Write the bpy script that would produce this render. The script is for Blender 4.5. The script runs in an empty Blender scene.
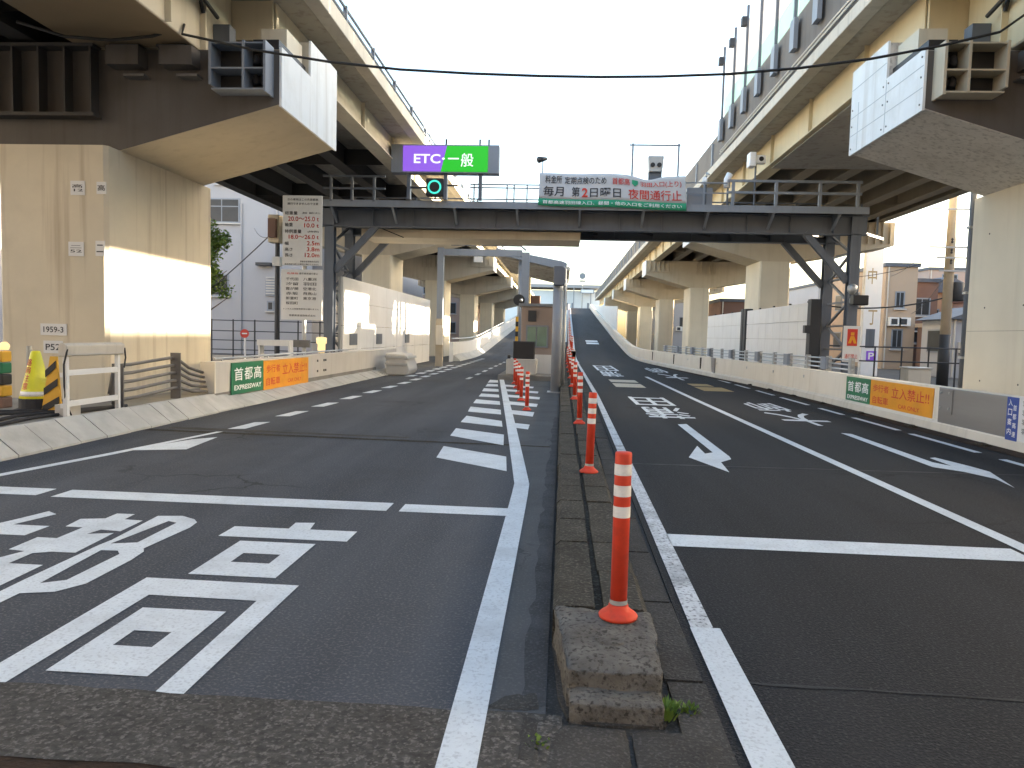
import bpy, bmesh, math, random
from mathutils import Vector, Matrix
from mathutils.geometry import tessellate_polygon
random.seed(7)
SC = bpy.context.scene
COL = SC.collection

# ------------------------------------------------------------------ camera
F, CX, CY, VPX, VPY, ROLL, EYE = 740., 512., 384., 562., 336., math.radians(1.5), 1.55
_v = Vector(((VPX-CX)/F, (CY-VPY)/F, -1)).normalized()
_s, _c = math.sin(ROLL), math.cos(ROLL)
_z = Vector((_s, _c, -(_s*_v[0]+_c*_v[1])/_v[2])).normalized()
_x = _v.cross(_z)
ROT = Matrix((_x, _v, _z))                     # camera axes -> world
cam = bpy.data.objects.new('camera', bpy.data.cameras.new('camera'))
COL.objects.link(cam)
cam.data.sensor_width = 36; cam.data.lens = F*36/1024
cam.data.clip_start = .05; cam.data.clip_end = 4000
cam.matrix_world = Matrix.Translation((0, 0, EYE)) @ ROT.to_4x4()
SC.camera = cam
def ray(px, py): return ROT @ Vector(((px-CX)/F, (CY-py)/F, -1))
def gz(px, py, h=0.):
    d = ray(px, py); return d*((h-EYE)/d.z) + Vector((0, 0, EYE))
def gy(px, py, Y):
    d = ray(px, py); return d*(Y/d.y) + Vector((0, 0, EYE))
def gx(px, py, X):
    d = ray(px, py); return d*(X/d.x) + Vector((0, 0, EYE))

# ------------------------------------------------------------------ light
AZ, EL = math.radians(15.5), math.radians(10.35)
SC.world = bpy.data.worlds.new('World'); SC.world.use_nodes = True
nt = SC.world.node_tree; nt.nodes.clear()
sky = nt.nodes.new('ShaderNodeTexSky'); sky.sky_type = 'NISHITA'; sky.sun_disc = False
sky.sun_elevation = EL; sky.sun_rotation = math.pi/2 - AZ
sky.air_density = 1.0; sky.dust_density = 3.0; sky.ozone_density = 1.0
bg = nt.nodes.new('ShaderNodeBackground'); bg.inputs[1].default_value = .15
wo = nt.nodes.new('ShaderNodeOutputWorld')
nt.links.new(sky.outputs[0], bg.inputs[0]); nt.links.new(bg.outputs[0], wo.inputs[0])
sl = bpy.data.lights.new('sun', 'SUN'); sl.energy = 5.0; sl.angle = math.radians(.5); sl.color = (1, .86, .66)
sun = bpy.data.objects.new('sun', sl); COL.objects.link(sun)
sd = Vector((math.cos(EL)*math.cos(AZ), math.cos(EL)*math.sin(AZ), math.sin(EL)))
sun.rotation_euler = sd.to_track_quat('Z', 'Y').to_euler(); sun.location = (60, 30, 30)
SC.cycles.max_bounces = 6; SC.cycles.diffuse_bounces = 3; SC.cycles.glossy_bounces = 2
SC.view_settings.view_transform = 'Standard'; SC.view_settings.look = 'None'
SC.view_settings.exposure = 2.85; SC.view_settings.gamma = 1

# ------------------------------------------------------------------ materials
def mat(name, col, rough=.7, var=.12, scale=3., metal=0., bump=0., bscale=60., streak=None, sk=.5, grime=None, gk=.4,
        gscale=.6, speck=None, spk=.5, sscale=90., emit=0., spec=.5, trans=0., stretch=None, cracks=None, ckscale=1.2):
    m = bpy.data.materials.new(name); m.use_nodes = True
    t = m.node_tree; N = t.nodes; L = t.links
    b = N['Principled BSDF']
    b.inputs['Roughness'].default_value = rough; b.inputs['Metallic'].default_value = metal
    b.inputs['Specular IOR Level'].default_value = spec
    geo = N.new('ShaderNodeNewGeometry'); pos = geo.outputs['Position']
    def noise(sc, detail=4, st=None, rgh=.55):
        src = pos
        if st:
            mp = N.new('ShaderNodeMapping'); mp.inputs['Scale'].default_value = st; L.new(pos, mp.inputs[0]); src = mp.outputs[0]
        n = N.new('ShaderNodeTexNoise'); n.inputs['Scale'].default_value = sc; n.inputs['Detail'].default_value = detail
        n.inputs['Roughness'].default_value = rgh; L.new(src, n.inputs['Vector']); return n.outputs['Fac']
    def ramp(s, a, bb):
        r = N.new('ShaderNodeMapRange'); r.inputs[1].default_value = a; r.inputs[2].default_value = bb; L.new(s, r.inputs[0]); return r.outputs[0]
    def mix(fac, c1, c2, k=1., mode='MIX'):
        x = N.new('ShaderNodeMix'); x.data_type = 'RGBA'; x.blend_type = mode
        if isinstance(fac, float): x.inputs[0].default_value = fac
        else:
            mu = N.new('ShaderNodeMath'); mu.operation = 'MULTIPLY'; mu.inputs[1].default_value = k; L.new(fac, mu.inputs[0]); L.new(mu.outputs[0], x.inputs[0])
        for i, c in ((6, c1), (7, c2)):
            if isinstance(c, tuple): x.inputs[i].default_value = (*c, 1)
            else: L.new(c, x.inputs[i])
        return x.outputs[2]
    lo = tuple(v*(1-var) for v in col); hi = tuple(min(1, v*(1+var)) for v in col)
    c = mix(ramp(noise(scale, 5, stretch), .3, .7), lo, hi)
    if speck: c = mix(ramp(noise(sscale, 2), .52, .68), c, speck, spk)
    if streak: c = mix(ramp(noise(1., 4, (5, 5, .22)), .52, .75), c, streak, sk)
    if grime: c = mix(ramp(noise(gscale, 6, None, .65), .5, .72), c, grime, gk)
    if cracks:
        vo = N.new('ShaderNodeTexVoronoi'); vo.feature = 'DISTANCE_TO_EDGE'; vo.inputs['Scale'].default_value = ckscale
        nz = N.new('ShaderNodeTexNoise'); nz.inputs['Scale'].default_value = 2.5; nz.inputs['Detail'].default_value = 5; L.new(pos, nz.inputs['Vector'])
        ad = N.new('ShaderNodeVectorMath'); ad.operation = 'MULTIPLY_ADD'; ad.inputs[1].default_value = (.6, .6, .6)
        L.new(nz.outputs['Color'], ad.inputs[0]); L.new(pos, ad.inputs[2]); L.new(ad.outputs[0], vo.inputs['Vector'])
        f = N.new('ShaderNodeMapRange'); f.inputs[1].default_value = .004; f.inputs[2].default_value = .014; f.inputs[3].default_value = 1; f.inputs[4].default_value = 0
        L.new(vo.outputs['Distance'], f.inputs[0])
        g = N.new('ShaderNodeMath'); g.operation = 'MULTIPLY'; L.new(f.outputs[0], g.inputs[0]); L.new(ramp(noise(.35, 2), .55, .62), g.inputs[1])
        c = mix(g.outputs[0], c, cracks, .8)
    L.new(c, b.inputs['Base Color'])
    if bump:
        bp = N.new('ShaderNodeBump'); bp.inputs['Strength'].default_value = bump; bp.inputs['Distance'].default_value = .01
        L.new(noise(bscale, 3), bp.inputs['Height']); L.new(bp.outputs[0], b.inputs['Normal'])
    if emit: L.remove(b.inputs['Base Color'].links[0]); b.inputs['Base Color'].default_value = (*[v*.12 for v in col], 1); b.inputs['Emission Color'].default_value = (*col, 1); b.inputs['Emission Strength'].default_value = emit
    if trans: b.inputs['Transmission Weight'].default_value = trans
    return m
M = {}
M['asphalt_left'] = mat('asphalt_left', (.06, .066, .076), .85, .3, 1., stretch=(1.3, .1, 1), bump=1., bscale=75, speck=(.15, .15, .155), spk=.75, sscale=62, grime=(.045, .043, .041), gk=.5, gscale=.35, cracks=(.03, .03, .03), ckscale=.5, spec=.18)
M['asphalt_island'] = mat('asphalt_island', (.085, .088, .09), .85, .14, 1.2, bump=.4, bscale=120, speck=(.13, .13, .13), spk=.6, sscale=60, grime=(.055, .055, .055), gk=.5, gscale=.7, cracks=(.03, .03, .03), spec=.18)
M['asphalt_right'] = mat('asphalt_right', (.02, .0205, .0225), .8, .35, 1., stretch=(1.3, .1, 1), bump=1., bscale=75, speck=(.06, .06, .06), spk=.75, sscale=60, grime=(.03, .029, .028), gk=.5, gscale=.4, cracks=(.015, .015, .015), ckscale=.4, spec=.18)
M['aggregate'] = mat('aggregate', (.065, .06, .053), .9, .35, 28, bump=.9, bscale=45, speck=(.19, .175, .155), spk=.7, sscale=55, grime=(.035, .03, .026), gk=.6, gscale=2., spec=.18)
M['ground'] = mat('ground', (.06, .058, .055), .95, .2, .5, bump=.4, grime=(.04, .038, .035))
M['pavement'] = mat('pavement', (.2, .19, .17), .9, .2, 1.4, bump=.4, bscale=50, grime=(.1, .09, .08), gscale=1.5)
M['paint'] = mat('paint', (.6, .64, .66), .6, .06, 5, bump=.3, bscale=90, speck=(.36, .38, .4), spk=.6, sscale=55, grime=(.38, .4, .41), gk=.6, gscale=1.8)
M['paint_worn'] = mat('paint_worn', (.58, .6, .61), .65, .08, 5, bump=.3, bscale=90, speck=(.08, .08, .085), spk=.9, sscale=38, grime=(.1, .1, .1), gk=.75, gscale=3.)
M['paint_yellow'] = mat('paint_yellow', (.36, .25, .09), .7, .1, 5, speck=(.1, .09, .07), spk=.6, sscale=40)
M['paint_cream'] = mat('paint_cream', (.5, .45, .34), .7, .1, 5, speck=(.1, .09, .07), spk=.6, sscale=40)
M['kerb'] = mat('kerb', (.46, .45, .41), .9, .12, 2.5, bump=.4, bscale=70, grime=(.25, .235, .2), gk=.5, gscale=1.3)
M['median'] = mat('median', (.048, .045, .037), .95, .25, 4, bump=.9, bscale=40, speck=(.26, .24, .2), spk=.3, sscale=50, grime=(.03, .027, .02), gk=.7, gscale=2.5, spec=.18)
M['median_fill'] = mat('median_fill', (.03, .025, .018), .95, .35, 6, bump=.9, bscale=35, speck=(.13, .12, .1), spk=.5, sscale=40, spec=.18)
M['nose'] = mat('nose', (.135, .128, .115), .95, .3, 9, bump=1.0, bscale=70, speck=(.03, .027, .024), spk=.8, sscale=48, grime=(.04, .038, .032), gk=.6, gscale=5., spec=.18)
M['gutter'] = mat('gutter', (.055, .052, .047), .95, .2, 3, bump=.8, bscale=60, speck=(.16, .15, .14), spk=.4, sscale=70, grime=(.035, .032, .03), gk=.6, gscale=1.6, spec=.18)
M['gutter_dark'] = mat('gutter_dark', (.035, .022, .015), .95, .4, 5, bump=.8, speck=(.01, .008, .006), spk=.7, sscale=9, spec=.18)
M['tar'] = mat('tar', (.014, .014, .015), .7, .2, 4, bump=.4)
M['stain'] = mat('stain', (.052, .053, .055), .85, .3, 4, bump=.6, bscale=70, speck=(.1, .1, .1), spk=.6, sscale=60, spec=.18)
M['pier'] = mat('pier', (.62, .55, .41), .75, .08, .8, bump=.1, bscale=30, streak=(.26, .18, .1), sk=.55, grime=(.42, .37, .27), gk=.35, gscale=.5)
M['pier_plain'] = mat('pier_plain', (.62, .56, .43), .75, .06, .8, bump=.06, bscale=30, streak=(.4, .34, .24), sk=.25)
M['crosshead'] = mat('crosshead', (.52, .45, .33), .7, .08, .8, streak=(.3, .24, .16), sk=.3, grime=(.36, .3, .2), gk=.3)
M['crosshead_grey'] = mat('crosshead_grey', (.62, .59, .54), .75, .08, 1., streak=(.2, .18, .15), sk=.35, speck=(.16, .14, .12), spk=.45, sscale=13., grime=(.36, .33, .28), gk=.3)
M['crosshead_pale'] = mat('crosshead_pale', (.46, .42, .34), .75, .08, 1., streak=(.26, .23, .18), sk=.35)
M['end_plate'] = mat('end_plate', (.78, .78, .75), .6, .05, 1.2, streak=(.45, .4, .33), sk=.5, grime=(.6, .57, .5), gk=.4, gscale=1.5)
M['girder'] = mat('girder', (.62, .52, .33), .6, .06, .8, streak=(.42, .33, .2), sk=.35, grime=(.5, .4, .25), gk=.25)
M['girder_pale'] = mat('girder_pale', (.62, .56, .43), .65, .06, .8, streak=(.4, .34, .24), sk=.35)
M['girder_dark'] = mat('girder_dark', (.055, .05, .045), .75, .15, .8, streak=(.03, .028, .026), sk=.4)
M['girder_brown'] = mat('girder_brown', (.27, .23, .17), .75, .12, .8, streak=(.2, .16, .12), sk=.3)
M['web_dark'] = mat('web_dark', (.1, .09, .08), .8, .15, 1.2, streak=(.06, .05, .04), sk=.5)
M['box_brown'] = mat('box_brown', (.24, .18, .11), .7, .1, .8, streak=(.22, .16, .1), sk=.3)
M['slab'] = mat('slab', (.38, .36, .32), .9, .1, 1., bump=.15, bscale=20, speck=(.2, .17, .14), spk=.5, sscale=5., grime=(.27, .25, .21), gk=.4, gscale=.8)
M['fascia'] = mat('fascia', (.56, .52, .44), .85, .08, 1., streak=(.3, .27, .22), sk=.4)
M['parapet_dark'] = mat('parapet_dark', (.15, .135, .12), .8, .15, 1., streak=(.09, .08, .07), sk=.5)
M['glass_white'] = mat('glass_white', (.8, .84, .84), .35, .03, 1., trans=.0)
M['glass_green'] = mat('glass_green', (.5, .72, .66), .3, .04, 1.)
M['steel'] = mat('steel', (.115, .132, .158), .5, .08, 1.2, metal=.0, streak=(.055, .057, .06), sk=.4)
M['steel_pale'] = mat('steel_pale', (.23, .255, .29), .5, .06, 1.2, streak=(.14, .15, .155), sk=.3)
M['steel_dark'] = mat('steel_dark', (.035, .037, .041), .6, .1, 1.5)
M['galv'] = mat('galv', (.42, .43, .43), .45, .1, 2., metal=.5, grime=(.3, .29, .27), gk=.3)
M['stainless'] = mat('stainless', (.3, .3, .3), .45, .08, 1., metal=.7, stretch=(1, .3, 3))
M['black'] = mat('black', (.015, .015, .017), .5, .1, 4)
M['rubber'] = mat('rubber', (.025, .025, .028), .8, .15, 8)
M['white'] = mat('white', (.85, .85, .84), .5, .03, 2)
M['white_panel'] = mat('white_panel', (.7, .69, .66), .6, .04, .8, streak=(.52, .5, .46), sk=.3, grime=(.55, .52, .46), gk=.25)
M['cream_panel'] = mat('cream_panel', (.72, .66, .55), .75, .05, .8, streak=(.45, .38, .27), sk=.3, grime=(.5, .42, .3), gk=.25)
M['grey_wall'] = mat('grey_wall', (.5, .48, .44), .85, .07, 1., bump=.15, bscale=50, streak=(.34, .32, .29), sk=.35)
M['red_post'] = mat('red_post', (.62, .06, .028), .55, .15, 3, grime=(.3, .05, .03), gk=.6, gscale=9, spec=.3, streak=(.4, .06, .03), sk=.4)
M['reflector'] = mat('reflector', (.74, .74, .72), .45, .06, 8, grime=(.42, .4, .36), gk=.5, gscale=14)
M['cone_yellow'] = mat('cone_yellow', (.72, .68, .03), .5, .06, 5, grime=(.4, .37, .05), gk=.3, gscale=6)
M['tiger_yellow'] = mat('tiger_yellow', (.7, .38, .03), .5, .06, 5)
M['sign_green'] = mat('sign_green', (.012, .16, .07), .45, .08, 3, grime=(.05, .2, .12), gk=.3, gscale=4)
M['sign_orange'] = mat('sign_orange', (.72, .3, .012), .5, .07, 3, grime=(.5, .24, .03), gk=.4, gscale=4)
M['sign_red'] = mat('sign_red', (.55, .035, .02), .5, .06, 3)
M['sign_white'] = mat('sign_white', (.66, .66, .64), .5, .04, 3, grime=(.5, .49, .45), gk=.3, gscale=3)
M['sign_blue'] = mat('sign_blue', (.03, .07, .3), .5, .06, 3)
M['sign_ink'] = mat('sign_ink', (.03, .03, .035), .6, .05, 3)
M['sign_purple'] = mat('sign_purple', (.3, .12, .75), .5, .03, 3)
M['led_purple'] = mat('led_purple', (.27, .11, .72), .5, .12, 30, emit=.155)
M['led_green'] = mat('led_green', (.012, .5, .015), .5, .12, 30, emit=.155)
M['led_white'] = mat('led_white', (.9, .9, .95), .5, .02, 3, emit=.17)
M['led_cyan'] = mat('led_cyan', (.06, .85, .65), .5, .02, 3, emit=.17)
M['lamp_warm'] = mat('lamp_warm', (1, .7, .32), .5, .02, 3, emit=.19)
M['banner_white'] = mat('banner_white', (.56, .57, .58), .85, .05, 2, grime=(.45, .45, .45), gk=.3)
M['banner_green'] = mat('banner_green', (.03, .3, .16), .8, .08, 3)
M['building_white'] = mat('building_white', (.37, .37, .385), .8, .04, .4, streak=(.4, .4, .4), sk=.3)
M['building_tan'] = mat('building_tan', (.42, .32, .23), .85, .06, .5, streak=(.45, .32, .2), sk=.3)
M['building_sun_orange'] = mat('building_sun_orange', (.44, .27, .16), .85, .06, .5, streak=(.5, .3, .18), sk=.3)  # brick wall warmed: soft sunlight is put into its colour
M['building_brown'] = mat('building_brown', (.17, .1, .075), .85, .1, .8)
M['building_pink'] = mat('building_pink', (.38, .29, .25), .85, .06, .5)
M['booth'] = mat('booth', (.34, .27, .23), .8, .08, 1.)
M['building_pale'] = mat('building_pale', (.78, .8, .8), .8, .04, .5)  # distance haze put into this pale wall colour
M['roof_dark'] = mat('roof_dark', (.09, .1, .12), .7, .15, 3)
M['window'] = mat('window', (.03, .035, .04), .3, .2, 2, spec=.3)
M['shade_green'] = mat('shade_green', (.12, .22, .17), .2, .2, 2, spec=.8)
M['pole_tan'] = mat('pole_tan', (.45, .38, .28), .85, .08, 2., streak=(.3, .25, .2), sk=.3)
M['pole_yellow'] = mat('pole_yellow', (.45, .34, .18), .7, .1, 2., streak=(.35, .22, .1), sk=.4)
M['bark'] = mat('bark', (.1, .07, .05), .95, .25, 8, bump=.8)
M['leaf'] = mat('leaf', (.06, .11, .025), .7, .35, 3)
M['leaf_bright'] = mat('leaf_bright', (.12, .2, .03), .7, .3, 5)
M['cable'] = mat('cable', (.02, .02, .02), .7, .1, 5)
M['copper_pipe'] = mat('copper_pipe', (.16, .15, .14), .6, .15, 4, metal=.3)

# ------------------------------------------------------------------ builders
class MB:
    def __init__(s): s.v = []; s.f = []; s.m = []
    def add(s, vs, fs, mi=0):
        o = len(s.v); s.v += [tuple(p) for p in vs]; s.f += [tuple(i+o for i in f) for f in fs]; s.m += [mi]*len(fs); return s
    def box(s, x0, x1, y0, y1, z0, z1, mi=0):
        x0, x1 = sorted((x0, x1)); y0, y1 = sorted((y0, y1)); z0, z1 = sorted((z0, z1))
        return s.add([(x, y, z) for z in (z0, z1) for y in (y0, y1) for x in (x0, x1)],
                     [(0, 2, 3, 1), (4, 5, 7, 6), (0, 1, 5, 4), (2, 6, 7, 3), (0, 4, 6, 2), (1, 3, 7, 5)], mi)
    def prism(s, poly, axis, a, b, mi=0):
        # poly: 2D outline; axis 'x': poly=(y,z); 'y': poly=(x,z); 'z': poly=(x,y)
        def P(p, t): return (t, p[0], p[1]) if axis == 'x' else (p[0], t, p[1]) if axis == 'y' else (p[0], p[1], t)
        n = len(poly); tri = tessellate_polygon([[Vector((p[0], p[1], 0)) for p in poly]])
        fs = [tuple(t) for t in tri] + [tuple(i+n for i in reversed(t)) for t in tri] + [(i, (i+1) % n, (i+1) % n+n, i+n) for i in range(n)]
        return s.add([P(p, a) for p in poly]+[P(p, b) for p in poly], fs, mi)
    def beam(s, p, q, w, h=None, mi=0, up=(0, 0, 1)):
        h = h or w; p, q = Vector(p), Vector(q); d = (q-p).normalized(); u = Vector(up)
        if abs(d.dot(u)) > .98: u = Vector((0, 1, 0))
        r = d.cross(u).normalized()*w/2; t = r.cross(d).normalized()*h/2
        vs = [c+a*r+b*t for c in (p, q) for a, b in ((-1, -1), (1, -1), (1, 1), (-1, 1))]
        return s.add(vs, [(0, 1, 2, 3), (7, 6, 5, 4), (0, 4, 5, 1), (1, 5, 6, 2), (2, 6, 7, 3), (3, 7, 4, 0)], mi)
    def tube(s, pts, r, n=8, mi=0, r2=None):
        pts = [Vector(p) for p in pts]; rings = []
        for i, p in enumerate(pts):
            d = (pts[min(i+1, len(pts)-1)]-pts[max(i-1, 0)]).normalized()
            u = Vector((0, 0, 1)) if abs(d.z) < .9 else Vector((1, 0, 0))
            a = d.cross(u).normalized(); b = d.cross(a)
            rr = r if r2 is None else r+(r2-r)*i/(len(pts)-1)
            rings.append([p+rr*(a*math.cos(2*math.pi*k/n)+b*math.sin(2*math.pi*k/n)) for k in range(n)])
        vs = [v for R in rings for v in R]; fs = []
        for i in range(len(pts)-1):
            fs += [(i*n+k, i*n+(k+1) % n, (i+1)*n+(k+1) % n, (i+1)*n+k) for k in range(n)]
        fs += [tuple(range(n))[::-1], tuple((len(pts)-1)*n+k for k in range(n))]
        return s.add(vs, fs, mi)
    def lathe(s, c, prof, n=20, mi=0):
        c = Vector(c); vs = []; fs = []
        for r, z in prof: vs += [c+Vector((r*math.cos(2*math.pi*k/n), r*math.sin(2*math.pi*k/n), z)) for k in range(n)]
        for i in range(len(prof)-1): fs += [(i*n+k, i*n+(k+1) % n, (i+1)*n+(k+1) % n, (i+1)*n+k) for k in range(n)]
        fs += [tuple(range(n))[::-1], tuple((len(prof)-1)*n+k for k in range(n))]
        return s.add(vs, fs, mi)
    def quad(s, *p): return s.add(p, [tuple(range(len(p)))])
    def mesh(s, name, org=(0, 0, 0)):
        me = bpy.data.meshes.new(name); o = Vector(org)
        me.from_pydata([tuple(Vector(v)-o) for v in s.v], [], s.f); me.update()
        bm = bmesh.new(); bm.from_mesh(me); bmesh.ops.recalc_face_normals(bm, faces=bm.faces); bm.to_mesh(me); bm.free()
        return me
    def build(s, name, m, parent=None, bevel=0, smooth=False, org=None):
        base = Vector(ORG.get(parent.name, (0, 0, 0))) if parent else Vector(org or (0, 0, 0))
        if parent and parent.parent: base = Vector(ORG.get(parent.name, (0, 0, 0)))
        me = s.mesh(name, base); o = bpy.data.objects.new(name, me); COL.objects.link(o)
        ms = m if isinstance(m, (list, tuple)) else [m]
        for k in ms: me.materials.append(M[k])
        if len(ms) > 1:
            for p, i in zip(me.polygons, s.m): p.material_index = i
        if smooth:
            for p in me.polygons: p.use_smooth = True
        if parent: o.parent = parent
        else: o.location = base
        ORG[o.name] = tuple(base)
        if bevel:
            b = o.modifiers.new('bevel', 'BEVEL'); b.width = bevel; b.segments = 2; b.limit_method = 'ANGLE'
        return o
ORG = {}
def thing(name, label, cat, loc=(0, 0, 0), group=None):
    o = bpy.data.objects.new(name, None); COL.objects.link(o); o.location = loc; o.empty_display_size = .2
    ORG[o.name] = tuple(loc); o['label'] = label; o['category'] = cat
    if group: o['group'] = group
    return o
def tag(o, label, cat, group=None):
    o['label'] = label; o['category'] = cat
    if group: o['group'] = group
    return o
def struct(o): o['kind'] = 'structure'; return o
def stuff(o): o['kind'] = 'stuff'; return o
def box(name, m, parent, x0, x1, y0, y1, z0, z1, bevel=0, org=None): return MB().box(x0, x1, y0, y1, z0, z1).build(name, m, parent, bevel, org=org)
def place(me, name, m, parent, loc, rot=None):
    o = bpy.data.objects.new(name, me); COL.objects.link(o); o.parent = parent
    o.location = Vector(loc)-Vector(ORG.get(parent.name, (0, 0, 0))) if parent else loc
    if rot: o.rotation_euler = rot
    if not me.materials: me.materials.append(M[m])
    ORG[o.name] = tuple(loc)
    return o
def lerp(tab, y):
    if y <= tab[0][0]: return tab[0][1]
    for (a, va), (b, vb) in zip(tab, tab[1:]):
        if y <= b: return va+(vb-va)*(y-a)/(b-a)
    return tab[-1][1]
ORD = ['nearest', 'second', 'third', 'fourth', 'fifth', 'sixth', 'seventh', 'eighth', 'ninth', 'tenth', 'eleventh', 'twelfth', 'thirteenth', 'fourteenth']

# ------------------------------------------------------------------ lettering (flat print): glyph outlines fitted into a rectangle
_glyph = {}
def glyph(txt, bold=.0):
    bold = min(bold, .03 if all(ord(c) < 256 for c in txt) else .009)
    k = (txt, bold)
    if k in _glyph: return _glyph[k]
    cu = bpy.data.curves.new('t', 'FONT'); cu.body = txt; cu.size = 1; cu.offset = bold; cu.resolution_u = 3; cu.space_line = 1.1
    o = bpy.data.objects.new('t', cu); COL.objects.link(o)
    dg = bpy.context.evaluated_depsgraph_get(); dg.update()
    me = bpy.data.meshes.new_from_object(o.evaluated_get(dg))
    vs = [v.co.copy() for v in me.vertices]; fs = [tuple(p.vertices) for p in me.polygons]
    bpy.data.objects.remove(o); bpy.data.curves.remove(cu); bpy.data.meshes.remove(me)
    if vs:
        x0 = min(v.x for v in vs); x1 = max(v.x for v in vs); y0 = min(v.y for v in vs); y1 = max(v.y for v in vs)
        vs = [((v.x-x0)/max(1e-6, x1-x0), (v.y-y0)/max(1e-6, y1-y0)) for v in vs]
    _glyph[k] = (vs, fs); return _glyph[k]
def letter(mb, txt, o, ux, uy, u0, u1, v0, v1, bold=.0, n=None, bend=None):
    """put txt into [u0,u1]x[v0,v1] of the plane o + u*ux + v*uy"""
    vs, fs = glyph(txt, bold); o, ux, uy = Vector(o), Vector(ux), Vector(uy)
    P = []
    for a, b in vs:
        u, v = u0+(u1-u0)*a, v0+(v1-v0)*b
        p = o+u*ux+v*uy
        if bend: p = p+bend(u, v)
        P.append(p)
    mb.add(P, fs)

# ================================================================== SETTING
# ground
MB().quad((-900, -300, -.06), (900, -300, -.06), (900, 1500, -.06), (-900, 1500, -.06)).build('ground', 'ground')['kind'] = 'structure'
# profiles along the road
ZR = lambda y: 0 if y < 48 else (.003125*(y-48)**2 if y < 60 else .45+.075*(y-60)) if y < 148 else 7.05+.5*(1-math.exp(-(y-148)/6))
ZL = lambda y: 0 if y < 46 else (.003*(y-46)**2 if y < 56 else .3+.06*(y-56))
XR = lambda y: lerp([(20, 6.9), (26, 6.75), (33.5, 6.2), (44, 5.5), (54, 5.08), (70, 5.0), (112, 5.2), (150, 5.45), (230, 7)], y)
XM = lambda y: lerp([(0, .62), (20, .82), (54, .82), (70, .9), (112, 1.1), (150, 1.35), (230, 2.5)], y)
XL = lambda y: lerp([(24, -6.2), (30, -6.0), (51, -5.9), (110, -6.0)], y)
def ribbon(ys, xa, xb, z, off, thick=None):
    mb = MB(); vs = []; fs = []
    for i, y in enumerate(ys):
        vs += [(xa(y), y, z(y)+off), (xb(y), y, z(y)+off)]
        if i: k = 2*i; fs.append((k-2, k-1, k+1, k))
    mb.add(vs, fs)
    if thick is not None:
        n = len(vs); mb.add([(x, y, thick) for x, y, _ in vs], [])
        for i in range(len(ys)-1):
            k = 2*i; mb.f += [(k, k+2, n+k+2, n+k), (k+1, n+k+1, n+k+3, k+3)]; mb.m += [0, 0]
    return mb
fr = lambda a, b, st: [a+(b-a)*i/int((b-a)/st) for i in range(int((b-a)/st)+1)]
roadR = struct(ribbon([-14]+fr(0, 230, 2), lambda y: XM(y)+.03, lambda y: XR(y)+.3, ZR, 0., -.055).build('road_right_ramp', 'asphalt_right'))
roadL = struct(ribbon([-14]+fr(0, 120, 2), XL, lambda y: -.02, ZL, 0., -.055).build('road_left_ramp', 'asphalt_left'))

def sheet(name, polys, m, parent, z=.004, zf=None):
    mb = MB()
    for p in polys:
        loops = p if isinstance(p[0][0], (tuple, list, Vector)) else [p]
        pts = [q for l in loops for q in l]
        tri = tessellate_polygon([[Vector((q[0], q[1], 0)) for q in l] for l in loops])
        mb.add([(q[0], q[1], z+(zf(q[1]) if zf else 0)) for q in pts], tri)
    return mb.build(name, m, parent)
def rect(x0, x1, y0, y1): return [(x0, y0), (x1, y0), (x1, y1), (x0, y1)]
def wob(p0, p1, n, a):      # a ragged edge
    return [(p0[0]+(p1[0]-p0[0])*i/n+random.uniform(-a, a), p0[1]+(p1[1]-p0[1])*i/n+random.uniform(-a, a)) for i in range(n+1)]
# paler island surface between the lane line and the median, aggregate strip across the entrance
sheet('island_surface', [[(-.3, 2.93), (-.02, 2.93), (-.02, 25.6), (-2.0, 25.6), (-.62, 10.), (-.28, 7.3)]], 'asphalt_island', roadL, .003)
sheet('concrete_strip', [wob((-9, 2.93), (.05, 2.93), 60, .012)+wob((.05, 2.42), (-9, 2.42), 60, .008)], 'aggregate', roadL, .007)
sheet('concrete_strip', [wob((-9, 2.34), (.05, 2.34), 40, .008)+wob((.05, 1.2), (-9, 1.2), 20, .01)], 'aggregate', roadL, .0065)
sheet('drain_slot', [rect(-9, .05, 2.3, 2.46)], 'gutter_dark', roadL, .0045)
sheet('damp_stain', [wob((-.13, 3.), (-.11, 14), 60, .025)+[(-.022, 14), (-.022, 3.)]], 'stain', roadL, .0042)
sheet('patch', [wob((-.28, 2.95), (-.05, 2.97), 8, .01)+wob((-.07, 3.12), (-.2, 3.06), 6, .02)], 'gutter', roadL, .0046)
# tar joints
sheet('expansion_joint', [wob((-6.1, 10.45), (-.05, 10.2), 30, .02)+wob((-.05, 10.32), (-6.1, 10.62), 30, .02)], 'median_fill', roadL, .0035)
sheet('expansion_joint', [wob((-5.9, 10.72), (-2.2, 10.62), 20, .03)+wob((-2.2, 10.74), (-5.9, 10.95), 20, .03)], 'gutter', roadL, .0037)
sheet('expansion_joint', [wob((.86, 9.1), (6.4, 9.35), 30, .02)+wob((6.4, 9.39), (.86, 9.15), 30, .015)], 'tar', roadR, .0035)
sheet('expansion_joint', [wob((.8, 3.32), (6.4, 3.25), 30, .02)+wob((6.4, 3.265), (.8, 3.335), 30, .008)], 'tar', roadR, .0035)

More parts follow.
